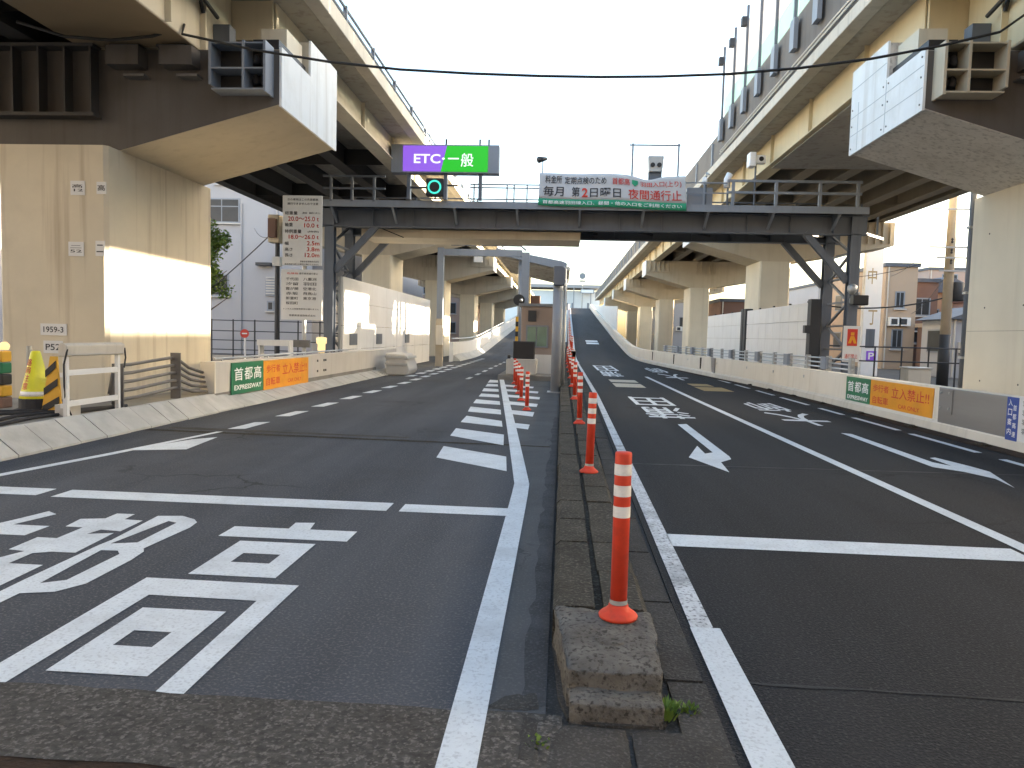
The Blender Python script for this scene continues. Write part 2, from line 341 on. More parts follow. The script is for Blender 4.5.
# ---- painted markings of the left road
sheet('stop_line', [rect(-1.36, -.43, 6.22, 6.5)], 'paint', roadL)
sheet('stop_line', [rect(-4.5, -1.47, 6.22, 6.52)], 'paint', roadL)
sheet('stop_line', [rect(-5.5, -4.66, 6.25, 6.53)], 'paint', roadL)
lx = [(1.0, -.32), (2.5, -.33), (7.0, -.36), (7.6, -.37), (8.6, -.46), (12, -.77), (25.3, -2.02)]
lw = [(1, .072), (7, .078), (12, .078), (25, .075)]
ys = [1, 2.5, 4, 5.5, 6.6, 7.1, 7.6, 8.1, 8.6, 10, 12, 15, 18, 21, 25.3]
sheet('lane_line', [[(lerp(lx, y)-lerp(lw, y), y) for y in ys]+[(lerp(lx, y)+lerp(lw, y), y) for y in ys[::-1]]], 'paint', roadL, .008)
for q in [[(-1.57, 9.97), (-.66, 9.29), (-.58, 8.29), (-1.51, 9.03)], [(-1.68, 11.92), (-.85, 11.34), (-.77, 10.25), (-1.64, 11.03)],
          [(-1.75, 13.79), (-1.03, 13.14), (-.95, 12.31), (-1.72, 12.77)], [(-1.89, 15.55), (-1.21, 15.1), (-1.13, 14.21), (-1.82, 14.55)],
          [(-1.98, 17.36), (-1.39, 17.), (-1.31, 16.16), (-1.93, 16.36)], [(-2.05, 19.1), (-1.57, 18.88), (-1.49, 18.04), (-2.01, 18.16)],
          [(-2.18, 20.99), (-1.75, 20.83), (-1.66, 19.87), (-2.11, 19.87)], [(-2.27, 22.89), (-1.94, 22.8), (-1.85, 21.88), (-2.21, 21.71)],
          [(-2.39, 24.97), (-2.11, 24.81), (-2., 23.63), (-2.32, 23.48)],
          [(-.8, 12.91), (-.51, 12.73), (-.51, 12.08), (-.74, 12.25)], [(-.99, 15.1), (-.51, 14.83), (-.51, 14.02), (-.94, 14.36)],
          [(-1.17, 17.08), (-.5, 16.65), (-.5, 15.95), (-1.12, 16.31)], [(-1.35, 19.), (-.5, 18.5), (-.5, 17.85), (-1.3, 18.25)],
          [(-1.55, 20.9), (-.6, 20.35), (-.6, 19.7), (-1.5, 20.15)], [(-1.75, 22.8), (-.8, 22.2), (-.8, 21.55), (-1.7, 22.)]]:
    sheet('zebra_bar', [q], 'paint', roadL, .0045)
sheet('edge_line', [[(-6., 4.8), (-5.68, 7.0), (-5.41, 8.4), (-5.06, 10.57), (-4.97, 10.6), (-5.29, 8.4), (-5.56, 7.0), (-5.87, 4.8)]], 'paint', roadL)
sheet('lane_dash', [[(-5.33, 8.7), (-4.67, 8.94), (-4.79, 10.04), (-5.02, 9.75)]], 'paint', roadL, .0048)
for i in range(20):
    y = 10.9+1.8*i; x = lerp([(10, -4.79), (22, -4.6), (45, -4.75)], y); z = ZL(y)
    sheet('lane_dash', [[(x-.27, y), (x-.03, y+.08), (x, y+1.), (x-.22, y+.9)]], 'paint', roadL, .004)
for i in range(8):
    y = 25+2.6*i; sheet('lane_dash', [[(-3.25, y), (-3.1, y), (-3.1, y+1.2), (-3.25, y+1.2)]], 'paint_worn', roadL, .004)
for i in range(6):
    y = 25.5+1.8*i; sheet('lane_dash', [[(-5.45, y), (-5.15, y+.1), (-5.15, y+1.), (-5.4, y+.9)]], 'paint', roadL, .004)
# big characters 首都高: 高 measured on the ground, 都 traced, 首 from glyph
ko = [rect(-2.5, -1.53, 5.25, 5.53), [(-2.07, 5.53), (-1.9, 5.52), (-1.93, 5.73), (-2.08, 5.71)],
      [rect(-2.29, -1.73, 4.4, 5.155), rect(-2.14, -1.88, 4.67, 4.87)],
      [(-2.5, 4.3), (-1.54, 4.29), (-1.545, 2.9), (-1.67, 2.9), (-1.685, 4.01), (-2.325, 4.02), (-2.34, 2.9), (-2.5, 2.9)],
      [rect(-2.25, -1.78, 3.06, 3.83), rect(-2.12, -1.925, 3.35, 3.53)]]
sheet('road_character', ko, 'paint', roadL)
z6 = lambda pts: [tuple(gz(x/4.6545, 500+y/4.6545)[:2]) for x, y in pts]
to = [z6([(305, 125), (375, 90), (490, 88), (545, 65), (628, 68), (580, 92), (665, 98), (560, 148), (470, 140), (405, 160), (530, 156), (350, 248), (240, 243), (150, 250), (40, 297), (200, 305), (-60, 430), (-200, 430), (-60, 285), (115, 240), (40, 232), (175, 175), (265, 180), (385, 130)]),
      [z6([(735, 76), (850, 76), (905, 92), (917, 106), (885, 130), (668, 228), (670, 242), (610, 282), (400, 392), (255, 430), (90, 437), (-60, 510), (-170, 510), (115, 372), (460, 212), (520, 188)]),
       z6([(785, 100), (822, 108), (640, 200), (515, 205)]), z6([(470, 236), (548, 238), (556, 254), (310, 375), (185, 390)])]]
sheet('road_character', to, 'paint', roadL, .0042)
mb = MB(); letter(mb, '首', (0, 0, .004), (1, 0, 0), (0, 1, 0), -4.95, -3.85, 2.9, 5.74, .03); mb.build('road_character', 'paint', roadL)

# ---- painted markings of the right road
sheet('stop_line', [rect(.87, 3.5, 5.52, 5.86)], 'paint', roadR)
cl = [(1, 3.55), (6, 3.62), (10, 3.58), (19, 3.48), (30, 3.42)]
ys = [1.5, 4, 6, 10, 14, 19, 24, 30]
sheet('centre_line', [[(lerp(cl, y)-.07, y) for y in ys]+[(lerp(cl, y)+.07, y) for y in ys[::-1]]], 'paint', roadR)
el = lambda y: XM(y)+.1
ys = fr(3.95, 43, 1.5)
sheet('edge_line', [[(el(y)-.02, y) for y in ys]+[(el(y)+.1, y) for y in ys[::-1]]], 'paint_worn', roadR)
ys = fr(.6, 3.95, .5)
sheet('edge_line', [[(.735, y) for y in ys]+[(.895, y) for y in ys[::-1]]], 'paint', roadR, .005)
struct_line = ribbon(fr(43, 170, 2), lambda y: XM(y)+.05, lambda y: XM(y)+.23, ZR, .006).build('edge_line', 'paint', roadR)
for a, b in [(11.2, 13.3), (13.78, 15.87), (16.45, 17.9), (18.73, 21.04), (21.73, 23.62), (24.53, 26.48), (27.3, 29.2), (8.4, 10.6), (5.6, 7.8)]:
    sheet('lane_dash', [rect(6.08, 6.2, a, b)], 'paint', roadR)
z7 = lambda pts: [tuple(gz(580+x/5.12, 340+y/5.12)[:2]) for x, y in pts]
z8 = lambda pts: [tuple(gz(700+x/5.12, 370+y/5.12)[:2]) for x, y in pts]
z9 = lambda pts: [tuple(gz(780+x/4.197, 300+y/4.197)[:2]) for x, y in pts]
arrow = z7([(500, 433), (545, 431), (765, 598), (774, 612), (722, 627), (765, 679), (557, 602), (600, 543), (640, 583), (680, 577)])
sheet('road_arrow', [arrow], 'paint', roadR)
sheet('road_arrow', [z9([(255, 559), (300, 563), (640, 682), (720, 698), (628, 664), (650, 662), (790, 697), (880, 722), (985, 790), (905, 752), (770, 722), (640, 702)])], 'paint', roadR)
def road_text(t, x0, x1, y0, y1, zf=0, m='paint'):
    mb = MB(); letter(mb, t, (0, 0, .004+zf), (-1, 0, 0), (0, -1, 0), -x1, -x0, -y1, -y0, .025); mb.build('road_character', m, roadR)
road_text('田', 1.77, 2.7, 17.3, 19.6); road_text('蒲', 1.77, 2.7, 14.5, 16.8)
road_text('師', 4.48, 5.25, 16.75, 18.95); road_text('大', 4.4, 5.35, 14.1, 16.45)
road_text('師', 4.2, 5.0, 34, 39); road_text('大', 4.2, 5.1, 28.3, 33)
road_text('田', 1.7, 2.7, 34.6, 40.5); road_text('蒲', 1.7, 2.55, 29.5, 33.8)
sheet('road_bar', [rect(1.75, 2.7, 25.8, 27.3)], 'paint_cream', roadR); sheet('road_bar', [rect(1.74, 2.68, 23.3, 25.15)], 'paint_cream', roadR)
sheet('road_bar', [rect(4.4, 5.1, 24.9, 26.2)], 'paint_yellow', roadR); sheet('road_bar', [rect(4.35, 5.25, 22.7, 24.5)], 'paint_yellow', roadR)
for y in (66, 68.4):
    ribbon([y, y+.8, y+1.6], lambda t: 2.2, lambda t: 3.3, ZR, .006).build('road_bar', 'paint', roadR)

# ---- median kerb
med = struct(MB().prism([(.07, 2.92), (.2, 2.88), (.46, 2.9), (.5, 3.1), (.47, 3.62), (.0, 3.62), (.03, 3.1)], 'z', -.05, .002).build('median_strip', 'gutter'))
def lumpy(name, m, parent, x0, x1, y0, y1, z0, z1, amp, seed, cuts=5, taper=0., drop=0.):
    bm = bmesh.new(); bmesh.ops.create_cube(bm, size=1); bmesh.ops.subdivide_edges(bm, edges=bm.edges, cuts=cuts, use_grid_fill=True)
    rnd = random.Random(seed)
    from mathutils import noise as nz
    for v in bm.verts:
        p = Vector((x0+(v.co.x+.5)*(x1-x0), y0+(v.co.y+.5)*(y1-y0), z0+(v.co.z+.5)*(z1-z0)))
        f = (.5-v.co.y); p.x += taper*f*(.5-v.co.x)-taper*.35*f*(.5+v.co.x); p.z -= drop*max(0, f-.45)*(v.co.z > -.4)*(v.co.z+.5)
        n = nz.noise_vector(p*9+Vector((seed, 0, 0)))*amp+nz.noise_vector(p*25)*amp*.5
        if v.co.z < -.45: n *= 0
        c = sum(abs(t) > .45 for t in v.co)
        if c >= 2 and v.co.z > 0: p.z -= amp*1.2; p.x -= math.copysign(amp*.8, v.co.x)*(abs(v.co.x) > .45); p.y -= math.copysign(amp*.8, v.co.y)*(abs(v.co.y) > .45)
        v.co = p+n
    base = Vector(ORG.get(parent.name, (0, 0, 0)))
    me = bpy.data.meshes.new(name); bm.to_mesh(me); bm.free(); me.materials.append(M[m])
    for p in me.polygons: p.use_smooth = True
    o = bpy.data.objects.new(name, me); COL.objects.link(o); o.parent = parent; ORG[o.name] = (0, 0, 0); return o
lumpy('kerb_nose', 'nose', med, .005, .48, 3.02, 3.645, -.02, .205, .011, 3, 19, .06, .07)
lumpy('kerb_nose_step', 'nose', med, .075, .455, 2.9, 3.05, -.02, .085, .007, 5, 9)
MB().lathe((.27, 3.3, .181), [(.085, 0), (.085, .012), (.07, .018), (.045, .012)], 16).build('old_socket', 'nose', med, smooth=True)
kb = {}
def kerb_block(x0, x1, ln, seed):
    k = (x0, x1, ln, seed)
    if k not in kb:
        mb = MB(); h = .2; b = .03
        out = (x0 < .1)
        prof = [(x0, 0), (x1, 0), (x1, h), (x0+b, h), (x0, h-b)] if out else [(x0, 0), (x1, 0), (x1, h-b), (x1-b, h), (x0, h)]
        mb.prism(prof, 'y', 0, ln); kb[k] = mb.mesh('kerb_block')
    return kb[k]
for i in range(60):
    y = 3.65+.6*i+random.uniform(-.008, .008)
    for x0, x1 in ((0, .21), (.25, .47)):
        o = place(kerb_block(x0, x1, .588, 0), 'kerb_block', 'median', med, (random.uniform(-.006, .006), y, random.uniform(-.008, .004)))
ribbon(fr(3.64, 40, 1), lambda y: .15, lambda y: .3, lambda y: 0, .178).build('joint_fill', 'median_fill', med)
# concrete gutter stones beside the median
gs = MB().box(0, .17, 0, .98, -.05, .012).mesh('gutter_stone'); gs.materials.append(M['gutter'])
for i in range(40):
    y = 2.3+1.0*i; x = lerp([(2, .52), (6, .5), (20, .64), (45, .62)], y+.5)
    place(gs, 'gutter_stone', 'gutter', med, (x, y, random.uniform(-.004, .004)), (0, 0, -.004))
ribbon(fr(1.9, 43, 1), lambda y: -.02, lambda y: XM(y)+.04, lambda y: 0, -.012).build('median_bed', 'gutter', med)
for a, b, c, d in ((-.02, .3, 2.5, 2.86), (.32, .66, 2.35, 2.85), (-.05, .3, 2.08, 2.46), (.33, .66, 1.75, 2.3), (-.12, -.04, 2.6, 2.9)):
    lumpy('broken_slab', 'gutter', med, a, b, c, d, -.03, .012, .006, a*9+2, 4)
# median wall beyond the canopy, carrying up the ramp
mw = ribbon(fr(40, 154, 3), lambda y: XM(y)-.35, lambda y: XM(y)-.05, ZR, .75, -.05).build('median_wall', 'building_pink')
tag(mw, 'low concrete median wall climbing along the left edge of the right ramp', 'wall')

# ---- left kerb of sloped blocks, footway
lk = struct(MB().box(-6.52, -6.2, -14, 25, -.05, .0).build('kerb_left', 'gutter_dark'))
slope_me = MB().prism([(-6.15, 0.), (-6.15, .03), (-6.5, .3), (-6.58, .3), (-6.58, 0.)], 'y', 0, .535).mesh('kerb_block'); slope_me.materials.append(M['kerb'])
for i in range(72):
    o = place(slope_me, 'kerb_block', 'kerb', lk, (random.uniform(-.006, .006), -14+.55*i, random.uniform(-.006, .004)))
    o.scale.z = lerp([(12.8, 1), (14.2, .6)], -14+.55*i)
struct(MB().box(-16, -6.585, -14, 26, -.05, .275).build('footway_left', 'pavement'))
# ---- right gutter
struct(ribbon(fr(-14, 44, 2), lambda y: XR(y)-.42, lambda y: XR(y), lambda y: 0, .006).build('gutter_right', 'gutter_dark'))
for i in range(9):
    y = 9.5+2.4*i
    lumpy('debris', 'median_fill', bpy.data.objects['gutter_right'], 6.58, 6.72, y, y+.25, -.01, .05, .01, i, 3)
# ================================================================== VIADUCTS
def translucent(name, col):
    m = bpy.data.materials.new(name); m.use_nodes = True; t = m.node_tree; N = t.nodes; L = t.links; N.remove(N['Principled BSDF'])
    a = N.new('ShaderNodeBsdfDiffuse'); b = N.new('ShaderNodeBsdfTranslucent'); c = N.new('ShaderNodeBsdfTransparent'); x = N.new('ShaderNodeMixShader'); y = N.new('ShaderNodeMixShader')
    g = N.new('ShaderNodeNewGeometry'); n = N.new('ShaderNodeTexNoise'); n.inputs['Scale'].default_value = 1.2; L.new(g.outputs['Position'], n.inputs['Vector'])
    r = N.new('ShaderNodeMix'); r.data_type = 'RGBA'; r.inputs[6].default_value = (*[v*.92 for v in col], 1); r.inputs[7].default_value = (*col, 1); L.new(n.outputs['Fac'], r.inputs[0])
    for s in (a, b): L.new(r.outputs[2], s.inputs[0])
    c.inputs[0].default_value = (*[min(1, v*1.6) for v in col], 1)
    x.inputs[0].default_value = .5; y.inputs[0].default_value = .12
    L.new(a.outputs[0], x.inputs[1]); L.new(b.outputs[0], x.inputs[2]); L.new(x.outputs[0], y.inputs[1]); L.new(c.outputs[0], y.inputs[2]); L.new(y.outputs[0], N['Material Output'].inputs[0])
    return m
M['panel_clear'] = translucent('panel_clear', (.46, .47, .5)); M['panel_green'] = translucent('panel_green', (.33, .43, .44))

def ibeam(mb, x, z0, z1, y0, y1, fl=.42):
    mb.box(x-.012, x+.012, y0, y1, z0, z1); mb.box(x-fl/2, x+fl/2, y0, y1, z0-.025, z0+.002)
def viaduct(s, label, D):
    t = thing('viaduct_deck', label, 'elevated highway', (s*(D['edge']+D['far'])/2, 15, 7.))
    X = lambda v: s*v
    y0, y1 = -28, 125
    MB().box(X(D['edge']+.12), X(D['far']), y0, y1, D['zs'], D['zt']-.02).build('slab', 'slab', t)
    # edge beam with a drip step
    MB().box(X(D['edge']), X(D['edge']+.3), y0, y1, D['zs']-.06, D['zt']).build('fascia', 'fascia', t, .015)
    MB().box(X(D['far']-.3), X(D['far']+.003), y0, y1, D['zs']-.1, D['zt']+.9).build('fascia', 'fascia', t)
    # outer web of the far spans with stiffeners
    g = MB().box(X(D['web']), X(D['web']+.03), 13.62, y1, D['zb'], D['zs']).box(X(D['web']-.12), X(D['web']+.35), 13.62, y1, D['zb']-.03, D['zb']).build('outer_girder', D['gm'], t)
    y = 16.
    while y < 100: box('stiffener', D['gm'], g, X(D['web']-.09), X(D['web']-.001), y, y+.02, D['zb']+.001, D['zs']); y += 3.4
    # near span: box girder over the crossing street
    nb = MB().box(X(D['nweb']), X(D['nin']), y0, 13.5, D['nzb'], D['zs']); nb.build('box_girder', [D['nm']], t, .02)
    MB().box(X(D['nweb']+.01), X(D['nin']-.01), y0, 12.15, D['nzb']-.012, D['nzb']-.002).build('bottom_plate', 'box_brown' if s < 0 else 'crosshead', t)
    for yy in (12.3, 11.2, 9.7, 7.8, 5.5): MB().box(X(D['nweb']-.1), X(D['nweb']-.002), yy, yy+.03, D['nzb']+.02, D['zs']).build('stiffener', D['nm'], t)
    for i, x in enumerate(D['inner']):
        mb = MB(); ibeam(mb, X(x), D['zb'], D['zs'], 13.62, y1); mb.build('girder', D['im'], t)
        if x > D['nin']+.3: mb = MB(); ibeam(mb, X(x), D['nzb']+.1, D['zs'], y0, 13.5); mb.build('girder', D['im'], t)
    MB().box(X(D['web']+.031), X(D['nin']+.4), 13.53, 13.6, D['zb'], D['zs']).build('end_diaphragm', D['nm'], t)
    y = 18.3
    while y < 120:
        MB().box(X(D['web']+.04), X(D['far']-.35), y, y+.02, D['zb']+.1, D['zs']-.1).build('cross_frame', D['im'], t); y += 5.6
    y = -22.
    while y < 12: MB().box(X(D['nin']+.02), X(D['far']-.35), y, y+.02, D['nzb']+.35, D['zs']-.1).build('cross_frame', D['im'], t); y += 5.6
    return t
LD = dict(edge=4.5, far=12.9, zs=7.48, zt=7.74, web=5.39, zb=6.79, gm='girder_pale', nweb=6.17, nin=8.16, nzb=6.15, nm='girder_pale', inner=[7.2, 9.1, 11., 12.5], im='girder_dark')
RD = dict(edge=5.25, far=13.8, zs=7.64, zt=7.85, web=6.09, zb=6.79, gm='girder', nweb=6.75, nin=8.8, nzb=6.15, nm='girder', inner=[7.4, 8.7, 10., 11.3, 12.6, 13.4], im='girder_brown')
vl = viaduct(-1, 'left elevated highway deck with pipe railing above the info sign', LD)
vr = viaduct(1, 'right elevated highway deck with dark parapet and translucent noise panels', RD)
# flat soffit cover on the right deck behind the first pier, vertical bolts seams
MB().box(6.4, 13.3, 15.2, 23., 6.72, 6.745).build('soffit_plate', 'slab', vr)
MB().box(6.1, 6.398, 15.2, 23., 6.715, 6.743).build('soffit_edge', 'slab', vr)
# left railing: kerb upstand, posts and two pipes
for z in (7.88, 8.06): MB().tube([(-4.58, y, z) for y in (-28, 20, 70, 125)], .03, 6).build('rail', 'steel', vl)
rp = MB().box(-4.62, -4.54, -.03, .03, 7.74, 8.1).mesh('railing_post'); rp.materials.append(M['steel'])
y = 2.
while y < 110: place(rp, 'railing_post', 'steel', vl, (0, y, 0)); y += 2.2
# right parapet and noise panels
MB().box(5.33, 5.53, -28, 125, 7.85, 8.85).build('parapet', 'parapet_dark', vr)
MB().box(5.27, 5.328, -6, 26.3, 8.1, 9.14).build('parapet_face', 'parapet_dark', vr)
for z in (7.93, 8.02): MB().tube([(5.23, -28, z), (5.23, 26.3, z)], .03, 6).build('conduit', 'galv', vr)
pw = MB().box(5.3, 5.316, .04, 1.56, 9.8, 11.16).mesh('noise_panel'); pg_ = MB().box(5.3, 5.316, .04, 1.56, 9.15, 9.785).mesh('noise_panel_lower')
pp = MB().box(5.2, 5.268, -.04, .04, 8.35, 11.5).mesh('panel_post'); pc = MB().box(5.1, 5.198, -.16, .16, 8.3, 9.0).mesh('panel_bracket')
pw.materials.append(M['panel_clear']); pg_.materials.append(M['panel_green']); pp.materials.append(M['steel']); pc.materials.append(M['steel_pale'])
for i in range(20):
    y = 24.7-1.6*i
    place(pw, 'noise_panel', '', vr, (0, y, 0)); place(pg_, 'noise_panel_lower', '', vr, (0, y, 0))
    place(pp, 'panel_post', '', vr, (0, y+1.6, 0)); place(pc, 'panel_bracket', '', vr, (0, y+1.35, 0))
    if i < 3: box('lamp_box', 'steel_dark', vr, 5.05, 5.198, y+1.5, y+1.7, 10.9, 11.15)
y = 28.
while y < 110:
    box('panel_bracket', 'steel_pale', vr, 5.27, 5.328, y, y+.12, 7.9, 8.7); y += 3.2

def pier(s, y0, d, w, xi, ztop, label, tip, zt_b, z_near, z_far, z0, cm, xout, hm, em, grp, big):
    t = thing('viaduct_pier', label, 'pier', (s*(xi+w/2), y0+d/2, z0), grp)
    X = lambda v: s*v
    MB().prism([(X(xi+.06), y0), (X(xi+w-.06), y0), (X(xi+w), y0+.06), (X(xi+w), y0+d-.06), (X(xi+w-.06), y0+d), (X(xi+.06), y0+d), (X(xi), y0+d-.06), (X(xi), y0+.06)], 'z', z0, ztop).build('column', cm, t)
    e = .39 if big else .15
    ya, yb = y0+e, y0+d-(.36 if big else .15)
    ym = ya+(yb-ya)*.47
    zo = zt_b if not big else ztop+.05
    for a, b, zz in ((ya, ym, z_near), (ym, yb, z_far)):
        poly = [(X(tip), zt_b), (X(tip), zz), (X(xout), zz), (X(xout), zo-.05), (X(xi+w), ztop), (X(xi), ztop)]
        MB().prism(poly, 'y', a, b).build('crosshead', hm, t)
    if big:
        MB().prism([(X(tip+.01), zt_b+.01), (X(tip+.01), z_near-.01), (X(xout), z_near-.01), (X(xout), zo), (X(xi+w), ztop+.01), (X(xi), ztop+.01)], 'y', ya-.009, ya-.001).build('web_plate', 'web_dark', t)  # thin dark grey sheet over the near crosshead face only
    MB().prism([(ya-.03, zt_b-.03), (ya-.03, z_near+.03), (ym, z_near+.03), (ym, z_far+.03), (yb+.03, z_far+.03), (yb+.03, zt_b-.03)], 'x', X(tip), X(tip-.04)).build('end_plate', em, t)
    if big and y0 > 0 and s > 0:
        xe = tip-.04
        for z in (zt_b+.32, zt_b+.66, z_near+.3): box('plate_seam', 'galv', t, X(xe-.004), X(xe+.001), (ya if z < z_near else ym+.03), yb, z, z+.012)
        for yy in (ym-.02, yb-.35): box('plate_seam', 'galv', t, X(xe-.005), X(xe+.001), yy, yy+.012, zt_b, z_near)
        for yy in (ya+.06, ym-.1, ym+.1, yb-.06):
            for z in (zt_b+.08, zt_b+.5, z_near-.08): MB().tube([(X(xe+.001), yy, z), (X(xe-.012), yy, z)], .016, 8).build('plate_bolt', 'copper_pipe', t)
    if not big:
        for k in range(5): box('rib', hm, t, X(tip+.25+.3*k), X(tip+.28+.3*k), ya-.1, ya-.002, zt_b+.28, z_near-.02)
        box('rib_flange', hm, t, X(tip+.02), X(tip+1.6), ya-.13, ya-.001, zt_b+.2, zt_b+.25)
        for k in range(5): box('rib', hm, t, X(xi+.4+.3*k), X(xi+.43+.3*k), ya-.1, ya-.002, zt_b+.1, z_near-.02)
        for k in range(6): box('rib', hm, t, X(xout-.2-.3*k), X(xout-.23-.3*k), ya-.1, ya-.002, zt_b+.02, z_near-.02)
    return t, ya, ym, yb
A4 = ['second', 'third', 'fourth', 'fifth', 'sixth']
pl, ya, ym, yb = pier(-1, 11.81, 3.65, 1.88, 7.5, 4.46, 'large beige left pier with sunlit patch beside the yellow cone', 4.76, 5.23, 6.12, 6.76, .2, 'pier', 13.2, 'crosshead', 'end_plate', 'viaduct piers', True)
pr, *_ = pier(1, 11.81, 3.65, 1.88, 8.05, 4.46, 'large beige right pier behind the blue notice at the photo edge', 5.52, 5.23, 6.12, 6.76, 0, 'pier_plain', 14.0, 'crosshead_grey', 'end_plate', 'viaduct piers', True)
for s, P, ya_, tip, zb, zt, hm, vz in ((-1, pl, 12.2, 4.76, 5.23, 6.12, 'crosshead', 6.12), (1, pr, 12.2, 5.52, 5.23, 6.12, 'crosshead_grey', 6.12)):
    X = lambda v: s*v
    # stiffened jacking seat beside the tip: plates, shelves and a dark recess
    gm = 'steel_pale' if s < 0 else 'crosshead'
    box('seat_recess', 'black', P, X(tip+.14), X(tip+1.0), ya_-.012, ya_-.002, zb+.18, zt-.02)
    for v in (.1, .45, 1.0): box('seat_plate', gm, P, X(tip+v), X(tip+v+.04), ya_-.36, ya_-.013, zb+.1+.12*v, zt+.02)
    for z in (zb+.14, (zb+zt)/2+.02, zt-.03): box('seat_shelf', gm, P, X(tip+.141), X(tip+.999), ya_-.35, ya_-.014, z, z+.025)
    for z in (zb+.3, zb+.62):
        for v in (.24, .36): MB().lathe((X(tip+v), ya_-.09, z), [(.05, 0), (.06, .05), (.05, .12), (.02, .16)], 10).build('jack_bolt', 'rubber', P, smooth=True)
    # bearings under the near girder and brackets
    for v in (1.5, 2.3): box('bearing', 'steel_dark', P, X(tip+v), X(tip+v+.5), ya_-.2, ya_+.5, zt-.02, zt+.027)
    for v in (1.35, 2.25):
        box('bearing_bracket', 'web_dark', P, X(tip+v), X(tip+v+.55), ya_-.3, ya_-.003, zt-.34, zt-.04); box('bracket_foot', 'copper_pipe', P, X(tip+v-.05), X(tip+v+.3), ya_-.22, ya_-.003, zt-.5, zt-.46)  # brackets coloured dark to stand in for shaded cavities
    # bearing block inside the notch of the end plate
    box('bearing_block', 'girder_pale', P, X(tip+.1), X(tip+.55), ya_+.55, ya_+1.3, zt+.003, zt+.55); box('bearing_slot', 'black', P, X(tip+.06), X(tip+.5), ya_+.1, ya_+1.38, zt+.001, zt+.2)
    for k in range(14):
        xx = tip+3.1+.45*k
        if xx < 12.6: box('rib', 'girder_dark', P, X(xx), X(xx+.03), ya_-.22, ya_-.003, zb-.2, zt-.03)
    box('rib_flange', 'girder_dark', P, X(tip+3.05), X(12.8), ya_-.25, ya_-.004, zt-.028, zt+.02); box('rib_flange', 'girder_dark', P, X(tip+3.05), X(12.8), ya_-.25, ya_-.004, zb-.26, zb-.203)
for i, y in enumerate((33.9, 49.7, 66.8, 83.5, 100)):
    pier(-1, y, 2.6, 1.37, 7.95, 5.06, 'beige left pier, %s in the row from the camera' % A4[i], 4.76, 5.85, 6.76, 6.76, -.05, 'pier_plain', 13.2, 'crosshead_pale', 'end_plate', 'viaduct piers', False)
for i, y in enumerate((32.9, 50.5, 66.2, 82, 98)):
    pier(1, y, 2.5, 1.3, 8.45, 5.0, 'beige right pier, %s in the row from the camera' % A4[i], 5.52, 5.82, 6.76, 6.76, -.05, 'pier_plain', 14.07, 'crosshead', 'end_plate', 'viaduct piers', False)
for s, xi, nm in ((-1, 7.5, 'left'), (1, 8.05, 'right')):
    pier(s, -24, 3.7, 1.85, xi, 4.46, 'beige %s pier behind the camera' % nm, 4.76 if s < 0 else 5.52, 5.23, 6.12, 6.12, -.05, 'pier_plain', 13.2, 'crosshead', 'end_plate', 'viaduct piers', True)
MB().tube([(8.09, 15.52, -.05), (8.09, 15.52, 6.7)], .06, 10).build('drain_pipe', 'steel', pr, smooth=True)
for z in (1.3, 2.6, 3.9): box('pipe_clamp', 'galv', pr, 8.02, 8.16, 15.462, 15.59, z, z+.05)
for P_, x_ in ((pr, 8.05),):
    for z in (1.85,): box('form_joint', 'girder_brown', P_, x_-.004, x_+.004, 11.9, 15.38, z, z+.008)
    for z in (.9, 2.3, 3.7):
        for yy in (12.4, 13.6, 14.8): MB().tube([(x_-.006, yy, z), (x_+.006, yy, z)], .018, 8).build('tie_hole', 'web_dark', P_)
# number plates on the left pier
def plate(parent, txt, px0, py0, px1, py1, Y, m='sign_white'):
    a, b = gy(px0, py1, Y), gy(px1, py0, Y)
    o = box('number_plate', m, parent, a.x, b.x, Y-.012, Y-.002, a.z, b.z)
    mb = MB(); letter(mb, txt, (0, Y-.015, 0), (1, 0, 0), (0, 0, 1), a.x+.12*(b.x-a.x), b.x-.12*(b.x-a.x), a.z+.25*(b.z-a.z), b.z-.25*(b.z-a.z), .01); mb.build('lettering', 'sign_ink', o)
plate(pl, '1959-3', 41, 324, 67, 335, 11.81); plate(pl, 'P52', 44, 341, 63, 353, 11.81)
plate(pl, '高\n12', 71, 181, 85, 195, 11.81); plate(pl, '二\n52', 69, 242, 84, 256, 11.81); plate(pl, '高', 97, 182, 106.5, 194, 11.81); plate(pl, '二', 96, 241, 105, 256, 11.81)
# maintenance box on the left near girder, drain pipes
def vbox(s, D, y, lab):
    X = lambda v: s*v
    mb = MB().prism([(X(D['nweb']-.002), D['nzb']+.45), (X(D['nweb']-.5), D['nzb']+.55), (X(D['nweb']-.5), D['nzb']+1.2), (X(D['nweb']-.002), D['nzb']+1.2)], 'y', y, y+1.3)
    mb.build('service_box', 'girder_pale', vl if s < 0 else vr)
vbox(-1, LD, 8.1, ''); vbox(1, RD, 8.2, '')
for s, D, v in ((-1, LD, vl), (1, RD, vr)):
    MB().tube([(s*(D['nweb']-.06), 11.9, D['zs']), (s*(D['nweb']-.06), 12.3, D['nzb']+.6)], .035, 8).build('drain_pipe', 'black', v)
    MB().tube([(s*(D['nweb']-.3), 9.4, D['nzb']+1.1), (s*(D['nweb']-.16), 12.6, D['nzb']+.65)], .035, 8).build('drain_pipe', 'black', v)
    box('joint_box', 'steel', v, s*(D['nweb']-.3), s*(D['nweb']-.01), 12.75, 13.0, D['nzb']+.3, D['nzb']+.6)

